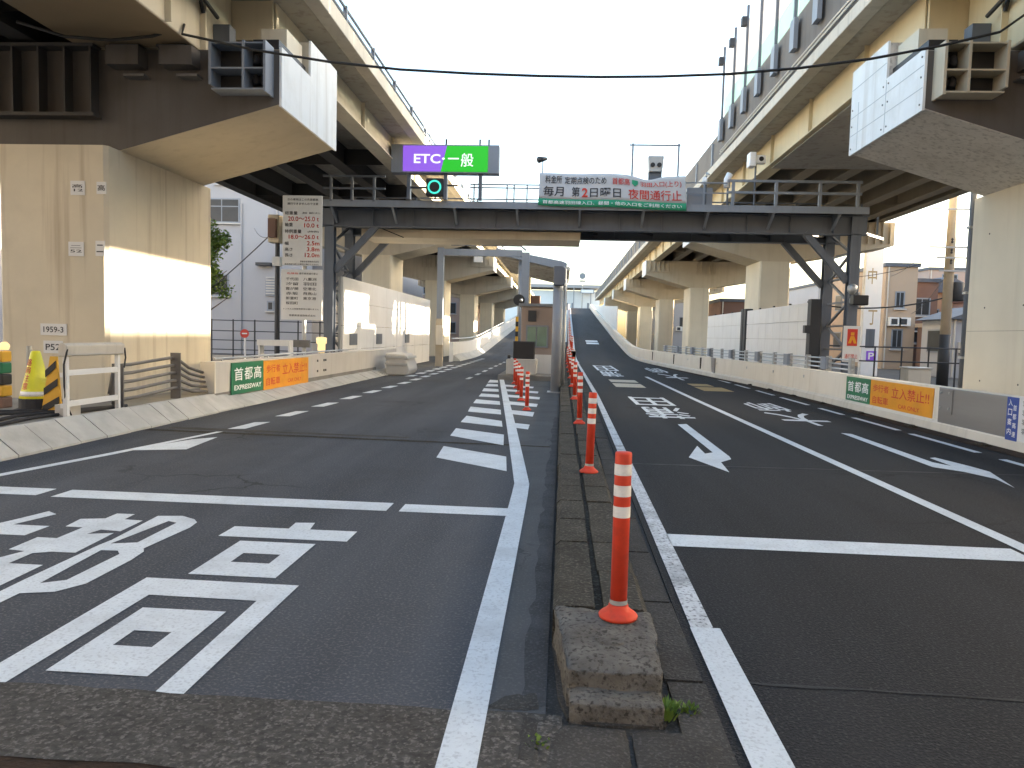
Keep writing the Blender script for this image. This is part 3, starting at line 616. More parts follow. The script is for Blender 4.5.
# ================================================================== GANTRY
GY = 23.6
ga = thing('sign_gantry', 'dark grey steel gantry with walkway spanning both ramps', 'gantry', (-7.52, 24.7, 0))
def zg(px, py, Y=GY): return gy(px, py, Y).z
def hsec(mb, x, y, z0, z1, w=.34):
    mb.box(x-w/2, x+w/2, y-w/2, y-w/2+.03, z0, z1); mb.box(x-w/2, x+w/2, y+w/2-.03, y+w/2, z0, z1); mb.box(x-.02, x+.02, y-w/2+.03, y+w/2-.03, z0, z1)
zb, zt = gy(650, 232, 23.6).z, gy(650, 213, 23.6).z       # main beams
xl, xr = -7.52, 8.86
for x, wd in ((xl, .3), (xr, .3)):
    for y in (23.6, 25.8):
        mb = MB(); hsec(mb, x, y, -.05, zt, wd); mb.build('leg', 'steel', ga)
        box('base_plate', 'steel', ga, x-.4, x+.4, y-.4, y+.4, -.05, .03)
for x in (xl, xr):
    n = 6
    for i in range(n):
        a, b = .6+.75*i, .6+.75*(i+1)
        p, q = (23.8, 25.6) if i % 2 else (25.6, 23.8)
        MB().beam((x, p, a), (x, q, b), .07).build('brace', 'steel', ga); MB().beam((x, 23.79, b), (x, 25.61, b), .06).build('strut', 'steel', ga)
for y in (23.6, 25.8):
    mb = MB(); a, b = xl-.3, xr+.35
    mb.box(a, b, y-.15, y+.15, zb, zb+.03).box(a, b, y-.15, y+.15, zt-.03, zt).box(a, b, y-.02, y+.02, zb+.03, zt-.03); mb.build('main_beam', 'steel', ga)
    for k in range(14):
        x = a+.4+1.3*k; box('stiffener', 'steel', ga, x, x+.02, y-.14, y-.021, zb+.031, zt-.031)
    for x, s in ((xl, 1), (xr, -1)): MB().beam((x+s*.15, y, 3.45), (x+s*1.5, y, zb+.05), .16, .2).build('knee_brace', 'steel', ga)
for k in range(9):
    x = xl+1+1.9*k; MB().beam((x, 23.63, zb+.2), (x+1.9, 25.77, zb+.2), .08).build('brace', 'steel_dark', ga)
    box('floor_joist', 'steel_dark', ga, x, x+.1, 23.76, 25.64, zt-.14, zt-.04)
# walkway cantilevered to the front: brackets, edge channel, grating
zw0, zw1 = gy(650, 211, 22.9).z, gy(650, 204, 22.9).z
box('walkway_channel', 'steel_pale', ga, xl-.35, xr+.12, 22.88, 22.94, zw0, zw1); box('walkway_channel', 'steel_pale', ga, xl-.35, xr+.12, 26.35, 26.41, zw0, zw1)
box('walkway_floor', 'steel_dark', ga, xl-.35, xr+.12, 22.941, 26.349, zw0+.08, zw0+.13)
for k in range(9):
    x = xl+.2+1.93*k
    MB().prism([(22.945, zw0-.02), (23.45, zw0-.3), (23.45, zw0+.07), (22.945, zw0+.07)], 'x', x, x+.06).build('walkway_bracket', 'steel', ga)
    MB().beam((x+.03, 22.9, zw0+.02), (x+.03, 23.55, zt-.45), .07).build('walkway_strut', 'steel_pale', ga)
def rail(x0, x1, zs, w, m, posts, y=22.91):
    for z in zs: MB().beam((x0, y, z), (x1, y, z), w).build('rail', m, ga)
    for x in posts: box('railing_post', m, ga, x-w*.6, x+w*.6, y-w*.6, y+w*.6, zw1-.05, zs[0]+w/2)
gxp = lambda px: gy(px, 195, 22.91).x
rail(gxp(470), gxp(540), (6.12, 6.02), .035, 'steel_pale', [gxp(p) for p in (474, 507, 514, 527)])
rail(gxp(688), gxp(727), (6.25, 5.95), .035, 'steel_pale', [gxp(704)])
rail(gxp(727), gxp(862), (6.32, 5.98), .07, 'steel_pale', [gxp(p) for p in (733, 776, 820, 858)])
rail(gxp(323), gxp(385), (6.32, 5.95), .06, 'steel', [gxp(p) for p in (331, 352, 374)])
rail(xl, xr, (6.3, 5.95), .04, 'steel', [xl+2.2*i for i in range(9)], 26.38)
rail(gxp(540), gxp(688), (6.25, 5.95), .035, 'steel_pale', [gxp(p) for p in (560, 600, 640, 670)], 22.93)
box('cabinet', 'steel_pale', ga, gxp(688), gxp(714), 23.1, 23.9, zw1, zw1+.55, .02)
# tan soffit beam hung under the rear half, left
sb = MB().box(-6.6, gy(580, 230, 25.).x, 23.9, 25.6, zb-.27, zb-.002).build('soffit_beam', 'crosshead', ga, .02)
MB().beam((-5.9, 23.885, zb), (-5.2, 23.885, zb-.27), .03).build('cable_tray', 'black', ga)

# ETC sign
SY = 22.5
def pxrect(px0, py0, px1, py1, Y):
    a, b = gy((px0+px1)/2, py1, Y), gy((px0+px1)/2, py0, Y); return gy(px0, (py0+py1)/2, Y).x, gy(px1, (py0+py1)/2, Y).x, a.z, b.z
x0, x1, z0, z1 = pxrect(391, 144.5, 499, 173, SY)
es = thing('lane_sign', 'illuminated purple and green lane sign on the gantry above the left ramp', 'sign', ((x0+x1)/2, SY, z0))
box('housing', 'steel_pale', es, x0, x1, SY, SY+.38, z0, z1, .015)
a0, a1, _, _ = pxrect(403, 146, 488, 171, SY); am, _, _, _ = pxrect(443.5, 146, 488, 171, SY); bz0, bz1 = z0+.04, z1-.04
MB().prism([(a0, bz0), (am-.08, bz0), (am+.1, bz1), (a0, bz1)], 'y', SY-.012, SY-.002).build('display_panel', 'led_purple', es)
MB().prism([(am-.075, bz0), (a1, bz0), (a1, bz1), (am+.105, bz1)], 'y', SY-.012, SY-.002).build('display_panel', 'led_green', es)
mb = MB()
for tx, p0, p1, h0, h1 in (('ETC', 414, 440.5, .33, .66), ('・', 442, 445, .46, .54), ('一', 448, 459, .48, .53), ('般', 461, 473.5, .22, .7)):
    u0 = gy(p0, 158, SY).x; u1 = gy(p1, 158, SY).x
    letter(mb, tx, (0, SY-.016, 0), (1, 0, 0), (0, 0, 1), u0, u1, z0+h0*(z1-z0), z0+h1*(z1-z0), .02)
mb.build('lettering', 'led_white', es)
for px in (408, 445, 480): box('bracket', 'steel', es, gy(px, 170, SY).x-.05, gy(px, 170, SY).x+.05, SY+.1, SY+.3, zw1, z0+.01)
for px in (445.5, 479.5, 488.5): x = gy(px, 140, SY).x; box('lifting_lug', 'steel_dark', es, x-.025, x+.025, SY+.15, SY+.2, z1-.001, z1+.2)
# signal
c = gy(434.5, 187, 22.55)
sg = thing('lane_signal', 'black signal box with glowing green ring under the lane sign', 'signal', (c.x, 22.55, c.z-.3))
box('housing', 'black', sg, c.x-.27, c.x+.27, 22.55, 22.8, c.z-.27, c.z+.27, .04)
rg = MB(); n = 28
for k in range(n):
    a, b = 2*math.pi*k/n, 2*math.pi*(k+1)/n
    rg.quad(*[(c.x+r*math.cos(t), 22.53, c.z+r*math.sin(t)) for r, t in ((.21, a), (.21, b), (.155, b), (.155, a))])
rg.build('ring_light', 'led_cyan', sg); MB().tube([(c.x, 22.7, c.z-.27), (c.x, 22.7, zw1)], .03).build('stem', 'steel', sg)
box('side_bracket', 'steel_dark', sg, c.x-.8, c.x-.271, 22.65, 22.7, c.z-.03, c.z+.03); box('side_bracket', 'steel_dark', sg, c.x+.271, c.x+.7, 22.65, 22.7, c.z+.05, c.z+.1)

# banner
BY = 22.8
def bpt(px, py): return gy(px, py, BY)
A, B, Cc, Dd = bpt(540, 172.5), bpt(685.5, 176), bpt(538, 205), bpt(686.5, 210.5)
bn = thing('banner', 'white cloth banner with red and dark lettering tied to the gantry railing', 'banner', tuple(Cc))
def bmap(u, v, d=0):       # u,v in 0..1 from lower left
    bot = Cc.lerp(Dd, u); top = A.lerp(B, u)
    p = bot.lerp(top, v)
    sag = -.14*math.exp(-((u-.74)/.09)**2)*v**3 - .05*math.sin(u*9)*.3
    return p+Vector((0, .02*math.sin(u*21+v*2)-d, sag))
def bgrid(v0, v1, nu=150, nv=8):
    mb = MB(); vs = [bmap(i/nu, v0+(v1-v0)*j/nv) for j in range(nv+1) for i in range(nu+1)]
    mb.add(vs, [(j*(nu+1)+i, j*(nu+1)+i+1, (j+1)*(nu+1)+i+1, (j+1)*(nu+1)+i) for j in range(nv) for i in range(nu)]); return mb
o = bgrid(.22, 1).build('cloth', 'banner_white', bn, smooth=True); o2 = bgrid(0, .22, nv=2).build('green_band', 'banner_green', bn, smooth=True)
for q in (o, o2): md = q.modifiers.new('solid', 'SOLIDIFY'); md.thickness = .004
def btext(txt, u0, u1, v0, v1, m, b=.02):
    mb = MB(); vs, fs = glyph(txt, b)
    mb.add([bmap(u0+(u1-u0)*a, v0+(v1-v0)*c_, .03) for a, c_ in vs], fs); mb.build('lettering', m, bn)
btext('料金所', .04, .155, .68, .93, 'sign_ink'); btext('定期点検のため', .175, .46, .68, .9, 'sign_ink')
btext('首都高', .5, .62, .68, .88, 'sign_red'); btext('羽田入口(上り)', .69, .97, .66, .86, 'sign_red')
btext('毎月', .03, .17, .3, .6, 'sign_ink', .03); btext('第', .225, .28, .3, .6, 'sign_ink', .03); btext('2', .295, .335, .29, .57, 'sign_red', .04); btext('日曜日', .35, .56, .29, .57, 'sign_ink', .03)
btext('夜間通行止', .61, .97, .27, .58, 'sign_red', .03)
btext('首都高速羽田線入口、昼間・他の入口をご利用ください', .03, .97, .06, .17, 'white', .01)
mb = MB(); pts = [(.635, .86), (.675, .86), (.675, .74), (.655, .66), (.635, .74)]; mb.add([bmap(u, v, .03) for u, v in pts], [(0, 1, 2, 3, 4)]); mb.build('route_shield', 'banner_green', bn)
for u in (0, .25, .5, .75, 1): p = bmap(u, .98); MB().tube([p, (p.x, 22.91, 6.05)], .012, 5).build('tie', 'white', bn)

# small equipment on the gantry
def px_thing(name, label, cat, loc): return thing(name, label, cat, loc)
p0, p1, p2 = gy(633, 145, 23.2), gy(679, 145, 23.2), gy(679, 180, 23.2)
fm = thing('mast_frame', 'thin goalpost pipe frame standing on the gantry above the banner', 'frame', (p0.x, 23.2, zw1))
for x in (p0.x, p1.x): MB().tube([(x, 23.2, zw0+.12), (x, 23.2, p0.z+.05)], .03, 8).build('upright', 'steel_pale', fm)
MB().tube([(p0.x-.1, 23.2, p0.z), (p1.x+.05, 23.2, p0.z)], .025, 8).build('crossbar', 'steel_pale', fm)
c = gy(656, 165, 23.3)
dv = thing('sensor_box', 'boxy twin-lens sensor behind the banner top edge', 'sensor', (c.x, 23.3, zw1))
MB().prism([(c.x-.24, c.z+.28), (c.x+.24, c.z+.28), (c.x+.2, c.z-.2), (c.x-.2, c.z-.2)], 'y', 23.3, 23.7).build('housing', 'galv', dv, .02)
for dx in (-.1, .1): MB().tube([(c.x+dx, 23.26, c.z), (c.x+dx, 23.32, c.z)], .07, 12).build('lens', 'black', dv)
box('mount', 'steel', dv, c.x-.2, c.x+.2, 23.4, 23.6, zw0+.12, c.z-.19)
c = gy(543, 160, 23.2)
fl = thing('floodlight', 'small round floodlight on a stalk left of the banner', 'lamp', (c.x, 23.2, zw1))
MB().tube([(c.x, 23.2, zw0+.12), (c.x, 23.2, c.z)], .02, 6).build('stalk', 'steel', fl)
MB().tube([(c.x-.12, 23.1, c.z-.02), (c.x-.02, 23.22, c.z+.03), (c.x+.1, 23.3, c.z+.06)], .1, 12, r2=.05).build('head', 'steel_dark', fl, smooth=True)
for i, (px, py) in enumerate(((755, 160), (727, 182), (705, 180))):
    c = gy(px, py, 23.1)
    cm = thing('camera_unit', ['large white camera housing on the right end of the gantry', 'white camera housing beside the right railing post', 'small white camera by the grey cabinet on the gantry'][i], 'camera', (c.x, 23.1, zw1))
    k = (1., .7, .55)[i]
    if i == 0: MB().box(c.x-.2, c.x+.0, 22.9, 23.3, c.z-.22, c.z+.2).box(c.x+.001, c.x+.3, 22.95, 23.2, c.z-.12, c.z+.12).build('housing', 'white', cm, .03); MB().tube([(c.x+.15, 22.93, c.z), (c.x+.15, 22.96, c.z)], .07, 12).build('lens', 'black', cm)
    else: MB().tube([(c.x, 23.1, c.z-.25*k), (c.x, 23.1, c.z+.1*k), (c.x+.08, 23.1, c.z+.35*k)], .14*k, 12).build('housing', 'white', cm, smooth=True)
    MB().tube([(c.x+.03, 23.1, zw0+.12), (c.x+.03, 23.1, c.z)], .03, 8).build('stalk', 'steel', cm)

# ================================================================== LEFT SIDE
# barrier wall with signs, then noise wall
bl = thing('barrier_wall', 'pale concrete barrier wall with green and orange signs on the left', 'wall', (-6.7, 13.7, .0))
MB().prism([(-6.6, .28), (-6.58, .88), (-6.83, .88), (-6.83, .0), (-6.6, .0)], 'y', 13.7, 29.2).build('wall', 'grey_wall', bl, .015)
box('end_cap', 'cream_panel', bl, -6.86, -6.575, 13.66, 13.698, .28, .885)
MB().tube([(-6.7, 13.9, .93), (-6.7, 22.8, .95)], .025, 6).build('cap_rail', 'galv', bl)
for y in (14.2, 16.5, 18.8, 21.): box('rail_foot', 'galv', bl, -6.72, -6.68, y, y+.04, .879, .94)
for y in (19.6, 20.15, 20.3):
    for z in (.4, .68): box('bolt_plate', 'copper_pipe', bl, -6.585, -6.565, y, y+.07, z, z+.06)
def flat_sign(name, label, X, y0, y1, z0, z1, m, texts, face):      # sign plate on a wall that faces +x (face=1) or -x (face=-1)
    t = thing(name, label, 'sign', (X, (y0+y1)/2, z0))
    box('panel', m, t, X, X+face*.015, y0, y1, z0, z1)
    W, H = abs(y1-y0), z1-z0
    if face > 0: o, ux = Vector((X+.018, y0, z0)), Vector((0, W, 0))
    else: o, ux = Vector((X-.018, y1, z0)), Vector((0, -W, 0))
    for tx, u0, u1, v0, v1, tm, b in texts:
        mb = MB(); letter(mb, tx, o, ux, (0, 0, H), u0, u1, v0, v1, b); mb.build('lettering', tm, t)
    return t
G = [('首', .08, .34, .42, .84, 'white', .03), ('都', .38, .64, .42, .84, 'white', .03), ('高', .68, .93, .42, .84, 'white', .03), ('EXPRESSWAY', .08, .93, .12, .28, 'white', .02)]
O = [('歩行者', .05, .33, .58, .85, 'sign_red', .02), ('自転車', .05, .33, .14, .42, 'sign_red', .02), ('立入禁止!!', .38, .95, .45, .85, 'sign_red', .008), ('CAR ONLY', .5, .82, .14, .28, 'sign_red', .01)]
flat_sign('expressway_sign', 'green expressway sign with white lettering on the left barrier wall', -6.575, 14.35, 15.93, .2, .84, 'sign_green', G, 1)
flat_sign('no_entry_sign', 'orange no-entry sign with red lettering on the left barrier wall', -6.575, 15.95, 18.85, .17, .83, 'sign_orange', O, 1)
MB().prism([(-6.1, 0), (-6.1, .02), (-6.5, .18), (-6.59, .18), (-6.59, 0)], 'y', 25.6, 29.).build('slope_foot', 'kerb', bl)
# crash cushion at the barrier end
cc = thing('crash_cushion', 'pale concrete block with steel bands ending the left barrier', 'crash cushion', (-5.9, 26.4, 0))
MB().prism([(-6.2, .0), (-5.45, .0), (-5.35, .2), (-5.5, .75), (-6.2, .8)], 'y', 25.8, 27.4).build('block', 'grey_wall', cc, .06)
for z in (.38, .62): MB().prism([(-6.22, z), (-5.4, z-.02), (-5.42, z+.06), (-6.22, z+.08)], 'y', 25.77, 27.43).build('band', 'galv', cc)
# left noise wall panels
nw = thing('noise_wall', 'white panelled noise wall behind the left barrier, lit in patches', 'wall', (-7.2, 32, 0))
for i in range(8):
    y = 23.9+2.*i
    for j, (a, b) in enumerate(((.0, .9), (.915, 1.7), (1.715, 2.5), (2.515, 3.3))):
        if i == 1 and j == 0: pass
        box('panel', 'white_panel', nw, -7.25, -7.18, y, y+1.985, a, b)
    box('panel_post', 'galv', nw, -7.32, -7.255, y-.05, y+.05, 0, 3.32)
for y in (24.7, 28.3, 33.6): box('hatch', 'steel', nw, -7.178, -7.16, y, y+.9, 1.05, 1.45)
lb = thing('ramp_barrier', 'pale barrier climbing along the far left ramp', 'wall', (-6.2, 52, 0))
def strip_wall(parent, name, m, prof, ys, zf, xf):
    mb = MB(); n = len(prof); vs = [(xf(y)+p[0], y, zf(y)+p[1]) for y in ys for p in prof]
    fs = [(i*n+k, i*n+(k+1) % n, (i+1)*n+(k+1) % n, (i+1)*n+k) for i in range(len(ys)-1) for k in range(n)]
    fs += [tuple(range(n))[::-1], tuple((len(ys)-1)*n+k for k in range(n))]
    return mb.add(vs, fs).build(name, m, parent)
strip_wall(lb, 'wall', 'white_panel', [(-.35, -4), (-.05, -4), (-.1, 1.05), (-.3, 1.05)], fr(41, 118, 2), ZL, XL)
strip_wall(lb, 'foot', 'kerb', [(-.1, -.05), (.35, -.05), (.3, .05), (-.06, .35)], fr(41, 118, 2), ZL, XL)
MB().tube([(-6.1, y, ZL(y)+1.25) for y in fr(41, 118, 4)], .04, 6).build('rail', 'galv', lb)

# info sign board on post
IY = 20.
it = thing('information_sign', 'white limits board in two panels on a grey post by the left gantry leg', 'sign', (-7.14, IY+.1, 0))
ax0, ax1, az0, az1 = pxrect(282.5, 195.5, 322, 265.5, IY); cx0, cx1, cz0, cz1 = pxrect(281, 269.5, 322, 320, IY)
box('upper_panel', 'sign_white', it, ax0, ax1, IY, IY+.04, az0, az1, .006); box('lower_panel', 'sign_white', it, cx0, cx1, IY, IY+.04, cz0, cz1, .006)
for i in range(3): box('panel_rail', 'galv', it, ax0+.05, ax1-.05, IY+.041, IY+.08, (3.3, 2.2, 4.4)[i], (3.36, 2.26, 4.46)[i])
MB().tube([(-7.14, IY+.14, 0.2), (-7.14, IY+.14, 5.0)], .06, 12).build('post', 'galv', it); box('junction_box', 'copper_pipe', it, -7.4, -6.95, IY+.02, IY+.13, 1.05, 1.25)
W, H = ax1-ax0, az1-az0
tx = {}
def it_(txt, u0, u1, v0, v1, m, low=False):
    mb = MB()
    if low: letter(mb, txt, (cx0, IY-.004, cz0), (cx1-cx0, 0, 0), (0, 0, cz1-cz0), u0, u1, v0, v1, .012)
    else: letter(mb, txt, (ax0, IY-.004, az0), (W, 0, 0), (0, 0, H), u0, u1, v0, v1, .015)
    mb.build('lettering', m, it)
it_('次の車両はこの先首都高', .12, .9, .925, .96, 'sign_ink'); it_('通行できませんので注意', .12, .9, .865, .9, 'sign_ink')
it_('総重量', .06, .38, .725, .775, 'sign_ink'); it_('(車長・軸距に応じ)', .5, .95, .735, .765, 'sign_ink'); it_('20.0～25.0 t', .14, .92, .635, .7, 'sign_red')
it_('軸重', .06, .26, .555, .61, 'sign_ink'); it_('10.0 t', .55, .92, .545, .605, 'sign_red'); it_('特例重量', .06, .48, .46, .515, 'sign_ink'); it_('(特例)', .64, .92, .47, .5, 'sign_ink'); it_('18.0～26.0 t', .16, .92, .38, .44, 'sign_red')
for r, (a, b) in enumerate((('幅', '2.5m'), ('高さ', '3.8m'), ('長さ', '12.0m'))):
    v = .29-.085*r; it_(a, .06, .06+.1*len(a), v, v+.05, 'sign_ink'); it_(b, .62-.05*(r == 2), .94, v, v+.06, 'sign_red')
it_('首都高速道路株式会社', .45, .93, .045, .07, 'sign_ink'); it_('最高限度を超える車両は通行できません', .06, .93, .005, .03, 'sign_ink')
it_('危険物', .14, .42, .9, .94, 'sign_red', True); it_('積載車両通行禁止', .44, .9, .9, .94, 'sign_ink', True)
for r, (a, b) in enumerate((('千代田', '八重洲'), ('汐留', '羽田'), ('霞が関', '空港北'), ('赤坂', '飛鳥山'), ('新富町', '東京港'), ('桜田町', ''))):
    v = .78-.095*r; it_(a, .12, .42, v, v+.06, 'sign_ink', True)
    if b: it_(b, .54, .86, v, v+.06, 'sign_ink', True)
it_('トンネルは危険物車両は通れません', .06, .93, .2, .235, 'sign_ink', True); it_('首都高速道路株式会社', .2, .85, .07, .11, 'sign_ink', True)
# signal pole seen from the side
sp = thing('signal_pole', 'dark pole with a boxed signal head left of the limits board', 'signal', (-9.42, 24, 0))
MB().tube([(-9.42, 24, .2), (-9.42, 24, 4.9)], .09, 12, r2=.07).build('pole', 'steel_dark', sp)
MB().box(-9.68, -9.3, 23.8, 24.2, 4.35, 5.25).build('signal_head', 'crosshead', sp, .03); box('visor', 'building_brown', sp, -9.6, -9.36, 23.62, 23.799, 4.5, 5.1)
box('clamp', 'galv', sp, -9.55, -9.3, 23.88, 24.12, 3.6, 3.9)

# white building behind, with windows
wb = thing('white_building', 'white building with dark windows behind the left pier', 'building', (-22, 48, 0))
MB().prism([(-32, 44), (-15.2, 44), (-14.2, 45), (-14.2, 60), (-32, 60)], 'z', -.05, 14).build('wall', 'building_white', wb)
def window(parent, x0, x1, z0, z1, Y, nx=2, nz=2, split=.68):
    f = box('window', 'steel_pale', parent, x0-.06, x1+.06, Y-.04, Y-.002, z0-.06, z1+.06)
    box('sill', 'grey_wall', f, x0-.15, x1+.15, Y-.16, Y-.041, z0-.14, z0-.062)
    for i in range(nx):
        a, b = x0+(x1-x0)*i/nx+.03, x0+(x1-x0)*(i+1)/nx-.03
        zz = [z0+.03, z0+(z1-z0)*split-.03, z0+(z1-z0)*split+.03, z1-.03] if nz == 2 else [z0+.03, z1-.03]
        for j in range(nz): box('pane', 'window', f, a, b, Y-.046, Y-.041, zz[2*j], zz[2*j+1])
a = pxrect(205, 199, 239, 222, 44); window(wb, a[0], a[1], a[2], a[3], 44)
a = pxrect(205, 275, 228, 295, 44); window(wb, a[0], a[1], a[2], a[3], 44, 1, 1)
a = pxrect(268, 302, 273, 310, 44); window(wb, a[0], a[1], a[2], a[3], 44, 1, 1)
a = pxrect(266, 280, 276, 296, 44); lv = box('louvre', 'steel_pale', wb, a[0], a[1], 43.9, 43.998, a[2], a[3])
for i in range(7): z = a[2]+.1+.16*i; box('slat', 'grey_wall', lv, a[0]+.04, a[1]-.04, 43.86, 43.899, z, z+.08)
a = pxrect(258, 263, 273, 266, 44); box('canopy_lip', 'steel_dark', wb, a[0], a[1], 43.6, 43.998, a[2], a[3])
for i in range(3): window(wb, -30+4.5*i, -28.2+4.5*i, 10.2, 11.8, 44)
for k in range(3): MB().tube([(-19.5+2.2*k, 43.93, 0), (-19.5+2.2*k, 43.93, 9)], .05, 6).build('drain_pipe', 'building_white', wb)
# tree beside the pier
def leafball(mb, c, r, n, rnd, size, mi=0):
    for _ in range(n):
        d = Vector((rnd.gauss(0, 1), rnd.gauss(0, 1), rnd.gauss(0, 1))).normalized()*r*(rnd.random()**.4)
        p = Vector(c)+d; a = Vector((rnd.gauss(0, 1), rnd.gauss(0, 1), rnd.gauss(0, .6))).normalized(); b = a.cross(Vector((rnd.gauss(0, 1), rnd.gauss(0, 1), rnd.gauss(0, 1)))).normalized(); q = size*rnd.uniform(.6, 1.2)
        mb.quad(p-a*q, p+b*q*.5, p+a*q, p-b*q*.5)
def tree(loc, h, r, label, seed, n=2600, leaf='leaf'):
    rnd = random.Random(seed); t = thing('street_tree', label, 'tree', loc); x, y, z = loc
    tr = MB().tube([(x, y, z), (x+.05, y, z+h*.3), (x-.04, y+.03, z+h*.6), (x, y, z+h*.85)], .11, 8, r2=.03)
    for k in range(7):
        a = k*2.4; zz = z+h*(.35+.07*k); tr.tube([(x, y, zz), (x+.5*r*math.cos(a), y+.5*r*math.sin(a), zz+.35*r), (x+.85*r*math.cos(a), y+.85*r*math.sin(a), zz+.6*r)], .035, 5, r2=.01)
    tr.build('trunk', 'bark', t)
    mb = MB()
    for k in range(22):
        a = rnd.uniform(0, 6.3); rr = r*rnd.uniform(.2, .85); zz = z+h*rnd.uniform(.38, .95)
        zz = z+h*rnd.uniform(.52, .97); leafball(mb, (x+rr*math.cos(a), y+rr*math.sin(a), zz), r*rnd.uniform(.28, .45), n//22, rnd, .09)
    mb.build('crown', leaf, t); return t
tree((-13.95, 28.2, .2), 5.3, 1.05, 'small leafy green tree just right of the big left pier', 4, leaf='leaf_bright')

# fence, stop sign
fc = thing('mesh_fence', 'dark pipe fence in front of the white building', 'fence', (-13, 30, .0))
for k in range(8): MB().tube([(-16+.95*k, 31, 0), (-16+.95*k, 31, 1.9)], .03, 6).build('post', 'steel_dark', fc)
for z in (.6, 1.0, 1.4, 1.85): MB().tube([(-16, 31, z), (-9.4, 31, z)], .022, 6).build('rail', 'steel_dark', fc)
ss = thing('stop_sign', 'round red sign on a thin white post behind the left barrier', 'sign', (-11.9, 27, .0))
c = gy(244.5, 333.5, 27)
MB().tube([(c.x, 27.05, .2), (c.x, 27.05, c.z)], .035, 8).build('post', 'white', ss); MB().tube([(c.x, 27, c.z), (c.x, 27.02, c.z)], .165, 24).build('disc', 'sign_red', ss)
MB().box(c.x-.1, c.x+.1, 26.99, 26.998, c.z-.022, c.z+.022).build('bar', 'white', ss)
wg = thing('work_lamp', 'small warm lamp on a stand beside the gantry leg', 'lamp', (-7.35, 21.5, .3))
c = gy(321.5, 345, 22.5); MB().lathe((c.x, 22.5, c.z-.25), [(.09, 0), (.12, .1), (.12, .28), (.16, .3), (.16, .48), (.05, .5)], 12).build('lantern', 'lamp_warm', wg, smooth=True); MB().tube([(c.x, 22.5, .2), (c.x, 22.5, c.z-.25)], .03, 8).build('stand', 'galv', wg)
rk2 = thing('cable_box', 'low white equipment frame below the limits board', 'cabinet', (-8.4, 21, .27))
box('top', 'white_panel', rk2, -8.8, -7.85, 20.9, 21.3, 1.05, 1.22)
for x in (-8.78, -7.9): box('leg', 'white_panel', rk2, x, x+.05, 20.95, 21.25, .27, 1.05)

# equipment on the left footway
er = thing('equipment_rack', 'white steel rack with a rounded top box beside the left kerb', 'rack', (-6.8, 10., .275))
ra, rb, rz0, rz1 = 9.5, 10.72, 1.1, 1.28
MB().prism([(-6.6, rz0), (-6.58, rz1-.03), (-6.63, rz1), (-6.68, rz1), (-6.71, rz1-.03), (-6.71, rz0)], 'y', ra-.04, rb+.06).build('top_box', 'fascia', er, .02)
box('box_seam', 'grey_wall', er, -6.597, -6.585, ra-.02, rb+.04, rz0+.02, rz0+.035)
for y in (ra, rb-.06):
    for x in (-6.675,): box('leg', 'white_panel', er, x, x+.055, y, y+.055, .275, rz0-.001)
    for z in (.4, .82): box('side_bar', 'white_panel', er, -6.72, -6.676, y+.005, y+.045, z, z+.06)
for z in (.42, .84):
    for x in (-6.665,): box('cross_bar', 'white_panel', er, x, x+.04, ra+.056, rb-.061, z, z+.075)
box('base_block', 'grey_wall', er, -6.9, -6.7, ra+.15, ra+.4, .275, .43)
MB().tube([(-6.59, ra-.02, rz0+.1), (-6.6, ra-.08, rz0-.1), (-6.62, ra-.05, .7), (-6.66, ra+.02, .5), (-6.7, ra+.2, .29)], .012, 6).build('wire', 'cable', er)
MB().tube([(-6.59, rb+.06, rz0+.1), (-6.6, rb+.1, rz0-.05), (-6.6, rb+.06, .9)], .012, 6).build('wire', 'cable', er)
cn = thing('traffic_cone', 'yellow cone with red lettering in a black base by the pier', 'cone', (-7.45, 10.04, .275))
MB().lathe((-7.45, 10.04, .275), [(.3, 0), (.3, .03), (.22, .06), (.215, .2), (.18, .22)], 20).build('base', 'rubber', cn, smooth=False)
MB().lathe((-7.45, 10.04, .275), [(.215, .2), (.2, .24), (.06, .86), (.04, .87), (.02, .86)], 24).build('body', 'cone_yellow', cn, smooth=True)
MB().lathe((-7.45, 10.04, .275), [(.206, .235), (.19, .3)], 24).build('reflective_band', 'reflector', cn, smooth=True)
mb = MB()
for k, ch in enumerate('路肩注意'):
    vs, fs = glyph(ch, .03); P = []
    for a, b in vs:
        z = .275+.76-.11*k-.1*(1-b); r = .2-(z-.275-.24)/.62*.14+.008; th = -math.pi/2-.25+(a-.5)*(.09/r); P.append((-7.45+r*math.cos(th), 10.04+r*math.sin(th), z))
    mb.add(P, fs)
mb.build('lettering', 'sign_red', cn)
tb = thing('tiger_board', 'black and yellow striped warning board leaning behind the white rack', 'board', (-7.13, 9.9, .275))
tp0 = gy(54, 357, 9.75)
poly = [(-7.28, .28), (-6.98, .28), (-7.04, 1.08), (-7.14, 1.08)]
MB().prism(poly, 'y', 9.9, 9.93).build('panel', 'tiger_yellow', tb)
for k in range(3):
    z = .36+.25*k; MB().prism([(-7.255+.025*k, z+.02), (-7.255+.025*k, z-.08), (-7.01-.02*k, z+.06), (-7.01-.02*k, z+.16)], 'y', 9.888, 9.898).build('stripe', 'black', tb)
bs = thing('stacked_barricade', 'stack of lit warning lamps and barricade parts at the photo left edge', 'barricade', (-8.35, 10.4, .275))
for k, m in enumerate(('building_brown', 'tiger_yellow', 'black', 'sign_green', 'tiger_yellow')): box('barricade_piece', m, bs, -8.55, -8.16, 10.3, 10.5, .275+.17*k, .435+.17*k, .02)
MB().lathe((-8.2, 10.4, 1.13), [(.05, 0), (.07, .04), (.07, .08), (.03, .12)], 12).build('lamp', 'lamp_warm', bs, smooth=True)
